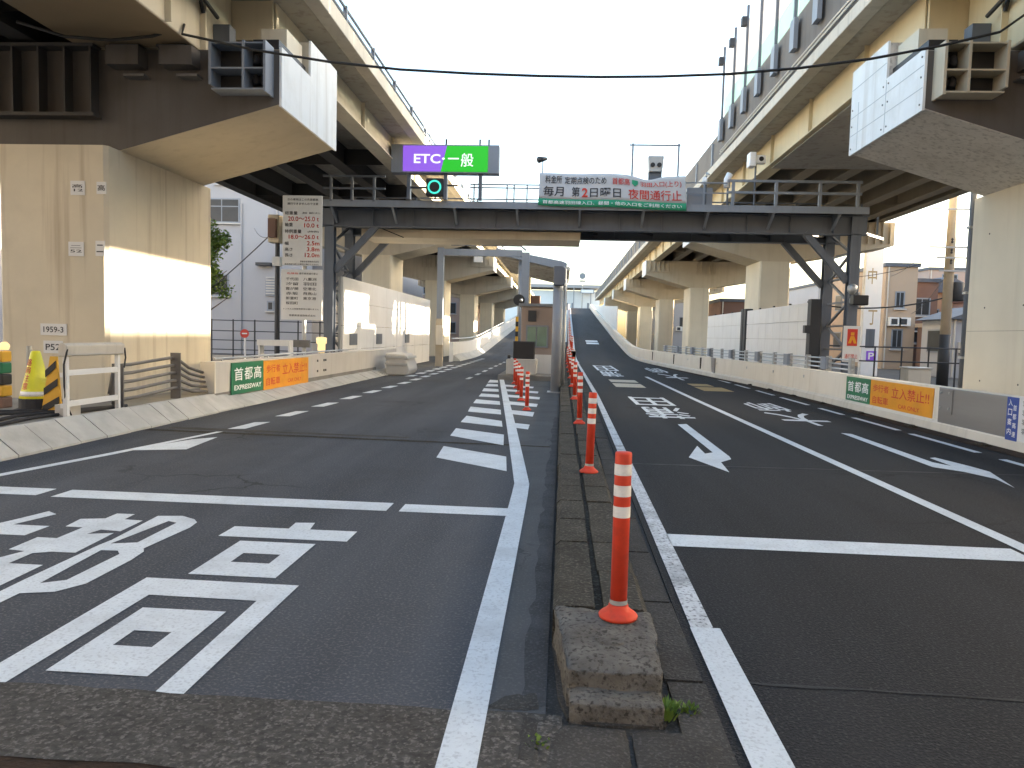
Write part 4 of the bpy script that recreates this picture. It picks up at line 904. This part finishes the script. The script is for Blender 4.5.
gp = MB().tube([(-7.78, 10.35, .275), (-7.78, 10.35, 1.2)], .035, 8).build('steel_pipe', 'galv'); tag(gp, 'short upright grey steel pipe left of the yellow cone', 'pipe')
# rail of bent pipes between the rack and the barrier
pp_ = thing('pipe_rail', 'bundle of dark bent pipes on low posts in front of the left pier', 'pipes', (-6.75, 12, .275))
for k in range(5):
    z = .42+.13*k; x = -6.72-.02*k
    MB().tube([(x, 10.72, .3+.05*k), (x, 10.85, z-.02), (x, 11.3, z-.015), (x, 11.9, z+.02), (x, 12.45, z+.05), (x, 12.7, z+.03), (x, 13.1, z-.06-.02*k), (x, 13.64, .32+.09*k)], .028, 7).build('pipe', 'copper_pipe', pp_, smooth=True)
for y in (10.75, 12.45): box('post', 'copper_pipe', pp_, -6.84, -6.66, y+.1, y+.125, .275, 1.08 if y > 12 else .95)
for k in range(4): MB().tube([(-6.75-.3*k, 8.2+.3*k, .29), (-6.9-.2*k, 9.2, .3+.02*k), (-6.8-.1*k, 10.2, .29), (-6.7, 11, .3)], .025, 6).build('pipe', 'rubber', pp_, smooth=True)

# ================================================================== TOLL ISLAND
ti = struct(MB().box(-2.15, -.05, 25.2, 40, -.05, .16).build('toll_island', 'pavement'))
tb_ = thing('toll_booth', 'beige toll booth with a green window on the island', 'booth', (-.9, 28, .16))
box('wall', 'booth', tb_, -1.5, -.3, 27.1, 29.6, .16, 2.6, .02); box('base', 'white_panel', tb_, -1.53, -.27, 27.05, 29.65, .16, .85)
w = box('window', 'steel_pale', tb_, -1.32, -.5, 27.04, 27.098, 1.1, 1.92); box('pane', 'shade_green', w, -1.26, -.95, 27.025, 27.039, 1.16, 1.86); box('pane', 'shade_green', w, -.91, -.56, 27.025, 27.039, 1.16, 1.86)
box('roof', 'steel_pale', tb_, -1.6, -.2, 27., 29.7, 2.601, 2.7); box('air_unit', 'building_brown', tb_, -1.2, -.85, 27.3, 27.9, 2.701, 3.0)
lv = box('louvre', 'steel_dark', tb_, -1.25, -.95, 27.03, 27.098, 2.05, 2.45)
eb = thing('message_board', 'black electronic message board on a concrete block at the island nose', 'sign', (-1.4, 25.8, .16))
MB().prism([(-1.9, .16), (-.86, .16), (-.86, .72), (-1.9, .72)], 'y', 25.5, 26.8).build('block', 'grey_wall', eb, .06); box('screen', 'black', eb, -1.67, -.95, 25.65, 25.85, .721, 1.31, .01)
box('screen_frame', 'steel_dark', eb, -1.69, -.93, 25.86, 25.95, .721, 1.33); box('sensor', 'black', eb, -1.86, -1.76, 25.6, 25.7, .721, .84)
# canopy over the toll lane, behind the portal frame
cp = thing('canopy', 'grey sloping canopy roof above the toll lane behind the booth', 'canopy', (-1.6, 40, .16))
MB().prism([(-3.3, 5.42), (.0, 4.72), (.12, 4.72), (.14, 5.05), (-.1, 5.15), (-3.3, 5.72)], 'y', 36., 45.).build('roof', 'steel_pale', cp, .04)
for k in range(9): MB().prism([(-3.25, 5.28), (-.02, 4.6), (-.02, 4.718), (-3.25, 5.4)], 'y', 36.3+1.05*k, 36.45+1.05*k).build('rafter', 'slab', cp)
MB().tube([(.2, 36., 4.8), (.2, 45., 4.8)], .09, 8).build('gutter', 'fascia', cp)
for y in (36.3, 40.5, 44.7): MB().tube([(-.3, y, .1), (-.3, y, 4.8)], .14, 16).build('post', 'steel_pale', cp, smooth=True)
for y in (36.3, 44.7): MB().tube([(-2.1, y, .1), (-2.1, y, 5.2)], .12, 16).build('post', 'steel_pale', cp, smooth=True)
an = thing('antenna_mast', 'thick grey round mast with a boxed head at the island kerb', 'mast', (-.14, 20.25, 0))
MB().tube([(-.14, 20.25, 0), (-.14, 20.25, 3.1)], .135, 18).build('mast', 'steel_pale', an, smooth=True); MB().tube([(.05, 20.4, 0), (.05, 20.4, 3.1)], .05, 10).build('conduit', 'galv', an, smooth=True)
MB().prism([(-.27, 2.9), (.03, 2.9), (.07, 3.0), (.07, 3.36), (-.02, 3.42), (-.27, 3.42)], 'y', 20., 20.55).build('head', 'steel', an, .03); box('base_plate', 'galv', an, -.36, .08, 20.03, 20.47, 0.004, .03)
# lane frame over the left ramp with convex mirror
lf = thing('toll_lane_portal', 'grey pipe frame spanning the left ramp before the toll booth', 'frame', (-3.7, 34, 0))
box('left_post', 'pole_tan', lf, -5.82, -5.5, 33.9, 34.2, -.05, 2.2); box('left_column', 'steel_pale', lf, -5.8, -5.52, 33.92, 34.18, 2.2, 5.45)  # lower post tan: warm sunlight is put into its colour
box('right_post', 'steel_pale', lf, -1.92, -1.58, 33.9, 34.2, .1, 5.3)
MB().beam((-5.51, 34.05, 5.25), (-1.93, 34.05, 5.25), .28, .3).build('beam', 'steel_pale', lf)
MB().tube([(-5.2, 34.05, 5.6), (-2., 34.05, 5.6), (-1.75, 34.05, 5.4)], .04, 8).build('conduit', 'steel', lf)
box('camera_box', 'white_panel', lf, -4.1, -3.7, 33.7, 33.899, 4.8, 5.05); box('control_box', 'cream_panel', lf, -5.75, -5.45, 33.6, 33.899, 1.0, 1.9)
box('yellow_stripe', 'pole_yellow', lf, -1.57, -1.5, 33.9, 34.1, .3, 4.2); c = gy(519, 300, 33.8)
MB().tube([(c.x, 33.82, c.z), (c.x, 33.87, c.z)], .26, 20).build('mirror_back', 'black', lf); MB().lathe((c.x+.1, 33.8, c.z-.06), [(.05, 0), (.08, .06), (.05, .12)], 10).build('mirror_hub', 'galv', lf, smooth=True)
hb = thing('height_marker', 'black and yellow striped guard post on the island', 'post', (-2.0, 33, .16))
for k in range(10): box('stripe', 'tiger_yellow' if k % 2 else 'black', hb, -2.08, -1.96, 33., 33.1, .16+.22*k, .378+.22*k)

# ================================================================== DELINEATORS
def delineator(loc, label, grp, h=.8, proto=[None]):
    t = thing('delineator_post', label, 'delineator', loc, grp)
    if proto[0] is None:
        b = MB().lathe((0, 0, 0), [(.09, 0), (.094, .012), (.086, .022), (.066, .036), (.05, .05), (.046, .066)], 24)
        p = MB().lathe((0, 0, 0), [(.04, .07), (.04, .79), (.037, .8), (.005, .802)], 24)
        r = MB().lathe((0, 0, 0), [(.0412, 0), (.0412, .053)], 24); r.f = r.f[:-2]
        c = MB().lathe((0, 0, 0), [(.0425, .068), (.0425, .09)], 24); c.f = c.f[:-2]
        proto[0] = [q.mesh(n) for q, n in ((b, 'base'), (p, 'tube'), (r, 'reflective_band'), (c, 'collar'))]
        for me, m in zip(proto[0], ('red_post', 'red_post', 'reflector', 'galv')):
            me.materials.append(M[m])
            for pl_ in me.polygons: pl_.use_smooth = len(pl_.vertices) == 4
    for me, n, z in ((proto[0][0], 'base', 0), (proto[0][1], 'tube', 0), (proto[0][2], 'reflective_band', .692), (proto[0][2], 'reflective_band', .591), (proto[0][2], 'reflective_band', .49), (proto[0][3], 'collar', 0)):
        o = place(me, n, '', t, Vector(loc)+Vector((0, 0, z)))
    return t
for i, y in enumerate((3.51, 7.36, 11.49, 15.95, 19.9, 23.9, 27.9, 31.9, 35.9, 39.5)):
    d = delineator((.31, y, .198 if i else .208), '%s red delineator post from the camera on the median kerb' % ORD[i], 'median delineators')
    d.rotation_euler = (random.uniform(-.012, .012), (0.004 if i == 0 else random.uniform(-.035, .035)), random.uniform(0, 6))
for i, (x, y) in enumerate(((-.68, 15.2), (-.92, 17.4), (-1.1, 19.4), (-1.28, 21.4), (-1.46, 23.4))):
    d = delineator((x, y, .003), '%s red delineator post from the camera in the zebra area' % ORD[i], 'zebra delineators')
for i in range(10):
    y = 44+4*i; delineator((XM(y)-.2, y, ZR(y)+.75), '%s red delineator post on the ramp median wall, far away' % ORD[i], 'ramp delineators')

# ================================================================== RIGHT SIDE
br = thing('barrier_wall', 'cream concrete barrier wall along the right ramp', 'wall', (7, 15, 0))
YS = fr(-14, 44, 1.5)+fr(46, 168, 2)
strip_wall(br, 'wall', 'cream_panel', [(.0, -.06), (.32, -.06), (.3, .8), (.04, .8), (.02, .15)], YS, ZR, XR)
strip_wall(br, 'foot', 'fascia', [(-.06, -.05), (.02, -.05), (.018, .2), (-.03, .14)], YS, ZR, XR)
for y in (21.5, 24.3, 27.2, 31., 36): box('anchor_plate', 'galv', br, XR(y)+.02, XR(y)+.045, y, y+.06, .55, .63)
for y in (33.5, 39, 45): box('drain_slot', 'gutter_dark', br, XR(y)+.005, XR(y)+.05, y, y+.2, .25, .75)
flat_sign('expressway_sign', 'green expressway sign with white lettering on the right barrier wall', 6.93, 17.02, 18.42, .17, .76, 'sign_green', G, -1)
flat_sign('no_entry_sign', 'orange no-entry sign with red lettering on the right barrier wall', 6.93, 14.2, 17., .17, .76, 'sign_orange', O, -1)
MB().box(6.89, 6.94, 11.85, 13.95, .12, .8).build('steel_panel', 'stainless', br, .008); 
dp = box('splice_plate', 'stainless', br, 6.87, 6.888, 13.45, 13.9, .35, .78)
for y in (13.52, 13.8):
    for z in (.42, .7): box('bolt', 'galv', dp, 6.855, 6.869, y, y+.04, z, z+.04)
MB().box(6.9, 6.935, 31.2, 33.2, .12, .8).build('steel_panel', 'stainless', br).location.x += -.55
bt = thing('blue_notice', 'blue notice board with white lettering on the right barrier at the edge', 'sign', (6.88, 11.7, .1))
box('panel', 'sign_blue', bt, 6.87, 6.888, 11.55, 11.84, .13, .8); box('white_panel', 'sign_white', bt, 6.87, 6.888, 10.9, 11.54, .15, .83)
for k, ch in enumerate('入口案内'): mb = MB(); letter(mb, ch, (6.866, 11.84, .13), (0, -.29, 0), (0, 0, .67), .15, .5, .8-.22*k, .95-.22*k, .02); mb.build('character', 'white', bt)
for k, ch in enumerate('首都高速'): mb = MB(); letter(mb, ch, (6.866, 11.84, .13), (0, -.29, 0), (0, 0, .67), .58, .88, .7-.2*k, .83-.2*k, .02); mb.build('character', 'white', bt)
for k in range(4): mb = MB(); letter(mb, '羽田入口', (6.866, 11.54, .15), (0, -.64, 0), (0, 0, .68), .15, .85, .78-.2*k, .9-.2*k, .02); mb.build('lettering', 'sign_ink', bt)
# pipe rail clutter behind the barrier
pr_ = thing('guard_rail', 'galvanised pipe rail with brackets on top of the right barrier', 'rail', (7.3, 28, .8))
for z in (.9, 1.02, 1.14): MB().tube([(XR(y)+.24, y, z) for y in fr(18.6, 43, 1.5)], .022, 6).build('pipe', 'galv', pr_)
for k in range(16):
    y = 18.7+1.55*k; box('bracket', 'galv', pr_, XR(y)+.2, XR(y)+.3, y, y+.16, .79, 1.2)
    if k % 2: box('junction_box', 'steel_pale', pr_, XR(y)+.12, XR(y)+.199, y-.05, y+.35, .85, 1.18)
# noise wall with tiles
nr = thing('noise_wall', 'white tiled noise wall on dark posts behind the right barrier', 'wall', (8, 33, 0))
for (a, b, n) in ((24.9, 32.9, 8), (34.0, 41.6, 8)):
    st = (b-a)/n
    for i in range(n):
        for j in range(4): box('tile', 'white_panel', nr, 8., 8.05, a+st*i+.008, a+st*(i+1)-.008, .45+.6*j+.008, .45+.6*(j+1)-.008)
    box('backing', 'grey_wall', nr, 8.051, 8.09, a, b, 0, 2.85)
    for i in range(0, n, 2): box('clip', 'steel_dark', nr, 8., 8.06, a+st*i, a+st*i+.12, 2.851, 2.9)
for y in (24.55, 33.15, 33.6): box('post', 'steel_dark', nr, 7.98, 8.3, y, y+.34, -.05, 2.95)
box('post_box', 'steel_dark', nr, 7.8, 7.979, 24.5, 24.7, 1.85, 2.1)
# ramp side wall under the right deck, far
sw = strip_wall(None, 'ramp_side_wall', 'white_panel', [(.35, -.5), (.42, -.5), (.42, 3.2), (.35, 3.2)], fr(74, 125, 3), lambda y: ZR(y)*.55+.6, XR); tag(sw, 'pale panel wall beside the far right ramp below the deck', 'wall')
# no-pedestrian orange panel on the gantry leg
op = thing('warning_panel', 'white panel with orange pictogram hung at the right gantry leg', 'sign', (8.5, 22.8, -.05))
a = pxrect(843, 326, 860, 362, 22.8); box('panel', 'sign_white', op, a[0], a[1], 22.8, 22.83, a[2], a[3], .01); b = pxrect(847.5, 329, 857.5, 346, 22.78); box('pictogram_field', 'sign_red', op, b[0], b[1], 22.785, 22.798, b[2], b[3])
bw, bh = b[1]-b[0], b[3]-b[2]; pic = MB(); cxp = b[0]+bw/2
pic.box(cxp-.05, cxp+.05, 22.778, 22.784, b[2]+bh*.62, b[2]+bh*.8); pic.prism([(cxp-.12, b[2]+bh*.15), (cxp-.04, b[2]+bh*.15), (cxp, b[2]+bh*.4), (cxp+.05, b[2]+bh*.15), (cxp+.13, b[2]+bh*.15), (cxp+.05, b[2]+bh*.58), (cxp-.05, b[2]+bh*.58)], 'y', 22.778, 22.784); pic.build('pictogram', 'sign_orange', op)
MB().tube([((a[0]+a[1])/2, 22.87, -.05), ((a[0]+a[1])/2, 22.87, a[3]-.05)], .035, 8).build('post', 'galv', op)
mb = MB(); letter(mb, '通行禁止', (0, 22.796, 0), (1, 0, 0), (0, 0, 1), a[0]+.06, a[1]-.06, a[2]+.1, a[2]+.24, .01); mb.build('lettering', 'sign_red', op)
c = gy(857, 301, 22.9); ps = thing('leg_signal', 'black box signal fixed to the right gantry leg', 'signal', (c.x, 22.9, c.z)); box('housing', 'black', ps, c.x-.1, c.x+.35, 22.9, 23.2, c.z-.12, c.z+.18, .03); MB().lathe((c.x-.1, 23.05, c.z+.2), [(.06, 0), (.14, .1), (.14, .25), (.05, .32)], 12).build('siren', 'galv', ps, smooth=True); box('mount', 'steel', ps, c.x-.05, c.x+.1, 23.201, 23.4, c.z-.05, c.z+.1)
# pylon sign
py = thing('pylon_sign', 'tall white pylon sign with grey band and purple mark beyond the gantry leg', 'sign', (14.0, 36, 0))
PYY = 38.; a = pxrect(863.5, 245, 881, 375, PYY)
MB().box(a[0], a[1], PYY, PYY+.35, -.05, 7.4).build('cabinet', 'white', py, .03)
for ch, p0, p1 in (('中', 268, 284), ('丁', 310, 325)): mb = MB(); q = pxrect(868, p0, 877, p1, PYY); letter(mb, ch, (0, PYY-.004, 0), (1, 0, 0), (0, 0, 1), q[0], q[1], q[2], q[3], .01); mb.build('lettering', 'pole_yellow', py)
q = pxrect(865.5, 329, 874.5, 348, PYY); box('grey_field', 'steel', py, q[0], q[1], PYY-.012, PYY-.002, q[2], q[3]); q = pxrect(866, 351, 876, 361, PYY); box('purple_field', 'sign_purple', py, q[0], q[1], PYY-.012, PYY-.002, q[2], q[3]); 
mb = MB(); letter(mb, 'P', (0, PYY-.015, 0), (1, 0, 0), (0, 0, 1), q[0]+.1, q[1]-.1, q[2]+.08, q[3]-.08, .02); mb.build('lettering', 'white', py)
# utility pole with arms and wires
up = thing('utility_pole', 'concrete utility pole standing among the wires by the houses', 'utility pole', (14.95, 30.1, 0))
UX, UY = 14.95, 30.1
MB().tube([(UX, UY, -.05), (UX, UY, 12)], .2, 14, r2=.14).build('pole', 'pole_tan', up, smooth=True); MB().tube([(UX, UY, -.05), (UX, UY, 2.)], .215, 14).build('wrap', 'steel_dark', up, smooth=True)
for z, l in ((5.35, .9), (4.95, .6), (6.8, .9), (4.45, .5)): MB().beam((UX-l, UY-.25, z), (UX+l, UY-.25, z), .06).build('crossarm', 'galv', up)
for z in (5.1, 4.7, 5.5): MB().lathe((UX-.1, UY-.3, z), [(.03, 0), (.05, .05), (.03, .1), (.05, .15), (.02, .2)], 8).build('insulator', 'steel_dark', up)
MB().lathe((UX+.35, UY, 3.3), [(.2, 0), (.24, .05), (.24, .7), (.1, .78)], 14).build('transformer', 'steel_dark', up, smooth=True)
# overhead wires on the right
def wire(label, p, q, sag, r=.012, n=14):
    p, q = Vector(p), Vector(q); pts = [p.lerp(q, i/n)-Vector((0, 0, sag*4*(i/n)*(1-i/n))) for i in range(n+1)]
    o = MB().tube(pts, r, 5).build('overhead_wire', 'cable', None, org=tuple(p)); return tag(o, label, 'wire', 'overhead wires')
wire('sagging wire from the utility pole crossarm to the pylon sign side', (UX-.5, UY-.25, 4.95), (10.2, 33, 4.4), .35)
wire('upper wire from the utility pole over the houses', (UX-.9, UY-.25, 5.35), (23, 55, 6.4), .3)
wire('lower thick wire from the utility pole toward the gantry leg', (UX-.2, UY, 3.4), (10.0, 30, 3.05), .25, .03)
wire('wire from the utility pole down to the tan house', (UX, UY, 4.45), (22.6, 49.9, 3.6), .25)
wire('wire running right from the utility pole behind the big pier', (UX+.6, UY-.25, 4.95), (26, 33, 5.), .3)
wire('wire crossing the white building left of the limits board', (-9.6, 24.2, 4.7), (-17, 40, 7.0), .3)
wire('slanting wire from the left signal head down to the tree', (-9.68, 24., 4.6), (-13.8, 28, 2.9), .05, .02)
# cable across the street overhead, attached to both near girders
pts = [gy(x, y, 11.6) for x, y in ((182, 34), (255, 50), (330, 62), (400, 69.5), (470, 73.5), (540, 76), (600, 77), (660, 76.5), (730, 74), (800, 68), (870, 59), (940, 46), (1000, 32))]
pts = [Vector((-6.15, 11.75, 6.34))]+pts+[Vector((6.99, 11.6, 6.7))]
oc = MB().tube(pts, .02, 6).build('overhead_cable', 'cable', None, smooth=True); tag(oc, 'long black cable sagging across the whole street from girder to girder', 'cable')
pts = [(-6.2, 11.7, 6.27), (-6.6, 11.6, 6.1), (-7.2, 11.5, 6.0), (-7.9, 11.4, 6.02), (-8.6, 11.3, 6.2)]
o = MB().tube(pts, .025, 6).build('loose_cable', 'cable', None, smooth=True); tag(o, 'black cable drooping under the near left girder', 'cable')

# ================================================================== HOUSES
def house(name, label, x0, x1, y0, y1, h, wall, roof, wins, gable=0, flat=True, cat='house', grp='houses beyond the right viaduct'):
    t = thing(name, label, cat, ((x0+x1)/2, (y0+y1)/2, 0), grp)
    w = box('wall', wall, t, x0, x1, y0, y1, -.05, h)
    if gable: MB().prism([(x0-.3, h+.002), (x1+.3, h+.002), ((x0+x1)/2, h+gable)], 'y', y0-.3, y1+.3).build('roof', roof, t)
    else: MB().box(x0-.12, x1+.12, y0-.12, y1+.12, h+.002, h+.25).build('roof', roof, t)
    for (u, v, ww, hh) in wins:      # windows on the wall toward the camera (u,v fractions)
        wx, wz = x0+(x1-x0)*u, h*v; window(t, wx, wx+ww, wz, wz+hh, y0, 2, 1)
    for k in range(2 if x1-x0 < 8 else 4):
        ux = x0+(x1-x0)*(.12+.3*k) if x1-x0 < 8 else x0+1.5+2.4*k
        if ux < x1-.9 and y0 > 0: au = box('air_unit', 'white_panel', t, ux, ux+.75, y0-.34, y0-.003, h*.42, h*.42+.55, .02); box('fan_grille', 'steel_dark', au, ux+.12, ux+.5, y0-.352, y0-.341, h*.42+.1, h*.42+.46)
    if y0 > 0: MB().tube([(x0+.15, y0-.06, 0), (x0+.15, y0-.06, h)], .045, 6).build('downpipe', 'grey_wall', t)
    n = max(1, int((y1-y0)/3.2))
    for i in range(n):               # windows on the wall toward the road
        for z in ([1.2, 4.0] if h > 5.5 else [1.2]):
            f = box('window', 'steel_pale', t, x0-.04, x0-.002, y0+.9+3.2*i, y0+2.3+3.2*i, z, z+1.2); box('pane', 'window', f, x0-.046, x0-.041, y0+.97+3.2*i, y0+2.23+3.2*i, z+.07, z+1.13)
    return t
house('tan_house', 'tall tan house wall just right of the white pylon sign', 20.9, 22.9, 50, 60, 6.6, 'building_tan', 'roof_dark', [(.35, .6, .5, 1.), (.3, .2, .6, 1.2)])
house('brick_house', 'narrow dark brick house with balconies between the tan and orange houses', 23.3, 25.2, 52, 59, 5.8, 'building_brown', 'roof_dark', [(.2, .62, 1., 1.1), (.2, .3, 1., 1.1)])
house('shed_house', 'low pale house with tin roof right of the utility pole', 19.4, 22.6, 38.5, 41.5, 2.9, 'building_white', 'roof_dark', [(.2, .3, 1., 1.)], gable=.7)
house('orange_house', 'brick house coloured sunlit orange with dark blue roof behind the tan house', 25.6, 30., 56, 64, 5.4, 'building_sun_orange', 'roof_dark', [(.1, .55, 1.2, 1.2), (.5, .55, .8, 1.), (.2, .15, 1., 1.2)], gable=1.2)
house('brown_shop', 'low brown building with awning in front of the orange house', 22.9, 26.2, 46.5, 49.6, 2.7, 'building_brown', 'building_tan', [(.25, .2, .9, 1.3)])
house('pink_house', 'pinkish house with brown balcony right of the orange house', 28., 33, 52, 55.5, 4.6, 'building_pink', 'building_brown', [(.1, .5, 1.4, 1.2), (.5, .12, 1.2, 1.6)])
house('grey_house', 'grey roofed house partly hidden by the utility pole', 30.5, 36, 57, 66, 5., 'building_white', 'roof_dark', [(.15, .5, 1.2, 1.2)], gable=.9)
house('apartment_block', 'three storey flats hidden behind the big right pier', 33, 43, 18, 53.5, 8.9, 'building_tan', 'roof_dark', [(.1+.22*i, .2+.3*j, 1.3, 1.3) for i in range(4) for j in range(3)], cat='building')
house('apartment_block', 'long flats far right behind the piers', 34, 46, 72, 118, 8.6, 'building_pink', 'roof_dark', [(.1+.22*i, .2+.3*j, 1.3, 1.3) for i in range(4) for j in range(3)], cat='building')
house('apartment_block', 'flats at the far end of the right viaduct', 24, 31.5, 72, 90, 7., 'building_white', 'roof_dark', [(.1+.28*i, .2+.3*j, 1.3, 1.3) for i in range(3) for j in range(3)], cat='building')
house('apartment_block', 'flats right of and behind the camera', 32, 44, -30, 15, 8.8, 'building_tan', 'roof_dark', [], cat='building')
house('apartment_block', 'long unseen block across the street behind the camera, added to cut light', -60, 3, -60, -36, 26, 'building_tan', 'roof_dark', [], cat='building')  # unseen block added to hold back light from behind
house('apartment_block', 'second long unseen block across the street behind the camera, added to cut light', 7, 70, -60, -37, 23, 'building_pink', 'roof_dark', [], cat='building')  # likewise added out of view, to dim the camera-facing sides
house('garage', 'dark red low garage under the right deck between the piers', 12.5, 16, 60, 66, 4.6, 'building_brown', 'roof_dark', [(.2, .5, 1.4, 1.)], cat='garage')
house('shop_house', 'white two storey house between the far right piers', 11.6, 17, 92, 100, 6., 'building_white', 'roof_dark', [(.1, .5, 1.4, 1.2), (.5, .5, 1.4, 1.2)])
gb = thing('utility_cabinet', 'grey box cabinet showing above the right barrier near the utility pole', 'cabinet', (12.3, 25, 0)); a = pxrect(908, 369, 931, 386, 25.5)
box('body', 'fascia', gb, a[0], a[1], 25.5, 26.1, -.05, a[3], .02); box('lid', 'galv', gb, a[0]-.03, a[1]+.03, 25.46, 26.13, a[3]+.001, a[3]+.05)
rf = thing('pipe_fence', 'dark pipe fence between the right barrier and the houses', 'fence', (13, 30, 0))
for z in (1.45, .9): MB().tube([(9.9, 29.3, z), (16.1, 29.3, z)], .03, 6).build('rail', 'steel_dark', rf)
for k in range(7): MB().tube([(10+1.*k, 29.3, -.05), (10+1.*k, 29.3, 1.48)], .03, 6).build('post', 'steel_dark', rf)
# left background
LG = 'buildings beyond the left viaduct'
house('left_block', 'white block seen between the left piers', -34, -16, 66, 84, 9, 'building_white', 'roof_dark', [(.1+.15*i, .2+.3*j, 1.4, 1.3) for i in range(6) for j in range(3)], cat='building', grp=LG)
house('left_block', 'brown block far down the left side between the piers', -30, -12, 92, 120, 8, 'building_pink', 'roof_dark', [(.1+.15*i, .2+.3*j, 1.4, 1.3) for i in range(6) for j in range(3)], cat='building', grp=LG)
house('left_block', 'long grey block behind and left of the camera', -44, -30, -30, 40, 12, 'building_white', 'roof_dark', [], cat='building', grp=LG)
# pale plaza building at the top of the right ramp
fb = thing('plaza_building', 'pale hazy building with blue sign at the top of the right ramp', 'building', (2, 195, 7.5))
FY = 195.; a = pxrect(556, 284, 604, 322, FY)
MB().box(a[0]-14, a[1]+1, FY, FY+8, 0, gy(580, 291, FY).z).build('wall', 'building_pale', fb); z = gy(580, 286, FY).z
MB().box(a[0]-14, a[1]+2, FY-1.5, FY+9, z-.6, z+.2).build('roof', 'building_white', fb)
for k in range(5): x = a[0]+2.2*k; box('post', 'building_white', fb, x, x+.3, FY-1.3, FY-1., 7, z-.601)
q = pxrect(580.5, 289.5, 594, 293.5, FY-1); sgn = box('sign_board', 'steel_pale', fb, q[0], q[1], FY-1.8, FY-1.6, q[2], q[3]); box('sign_face', 'building_pale', sgn, q[0]+.2, q[1]-.2, FY-1.83, FY-1.801, q[2]+.15, q[3]-.15)
for px in (566, 571.5, 587): q = pxrect(px, 303, px+2, 310, FY); box('window', 'steel_pale', fb, q[0], q[1], FY-.06, FY-.002, q[2], q[3])
c = gy(582.5, 276, FY-2); ds = thing('round_sign', 'round grey sign on a mast above the plaza building', 'sign', (c.x, FY-2, 7.5)); MB().tube([(c.x, FY-2, c.z), (c.x, FY-1.8, c.z)], .8, 24).build('disc', 'steel_pale', ds); MB().tube([(c.x, FY-1.7, 7.4), (c.x, FY-1.7, c.z+.2)], .1, 8).build('mast', 'galv', ds); box('plate', 'steel_pale', ds, c.x-.8, c.x+.8, FY-2, FY-1.8, c.z-1.5, c.z-1.1)
# weeds beside the median nose
def weed(x, y, label, n, seed, h):
    rnd = random.Random(seed); t = thing('weed', label, 'weed', (x, y, 0)); mb = MB(); st = MB()
    for k in range(n):
        a = rnd.uniform(0, 6.3); r = rnd.uniform(.005, .05); l = rnd.uniform(.4, 1)*h; lean = rnd.uniform(.1, .9)
        p = Vector((x+r*math.cos(a), y+r*math.sin(a), .0)); q = p+Vector((math.cos(a)*l*lean, math.sin(a)*l*lean, l)); s_ = Vector((-math.sin(a), math.cos(a), 0))*.007
        m_ = p.lerp(q, .55)+Vector((0, 0, l*.12)); mb.add([p-s_*.5, p+s_*.5, m_+s_, q, m_-s_], [(0, 1, 2, 3, 4)])
    for k in range(5): a = rnd.uniform(0, 6.3); st.tube([(x, y, 0), (x+.03*math.cos(a), y+.03*math.sin(a), h*.6)], .002, 4)
    mb.build('leaves', 'leaf_bright', t); st.build('stems', 'leaf', t); return t
weed(.47, 2.98, 'tuft of green weeds at the right corner of the median nose', 70, 1, .07)
weed(.57, 3.03, 'smaller weed growing in the gutter joint by the nose', 40, 2, .04)
weed(-.04, 2.72, 'tiny weed in the broken slabs left of the nose', 20, 3, .025)
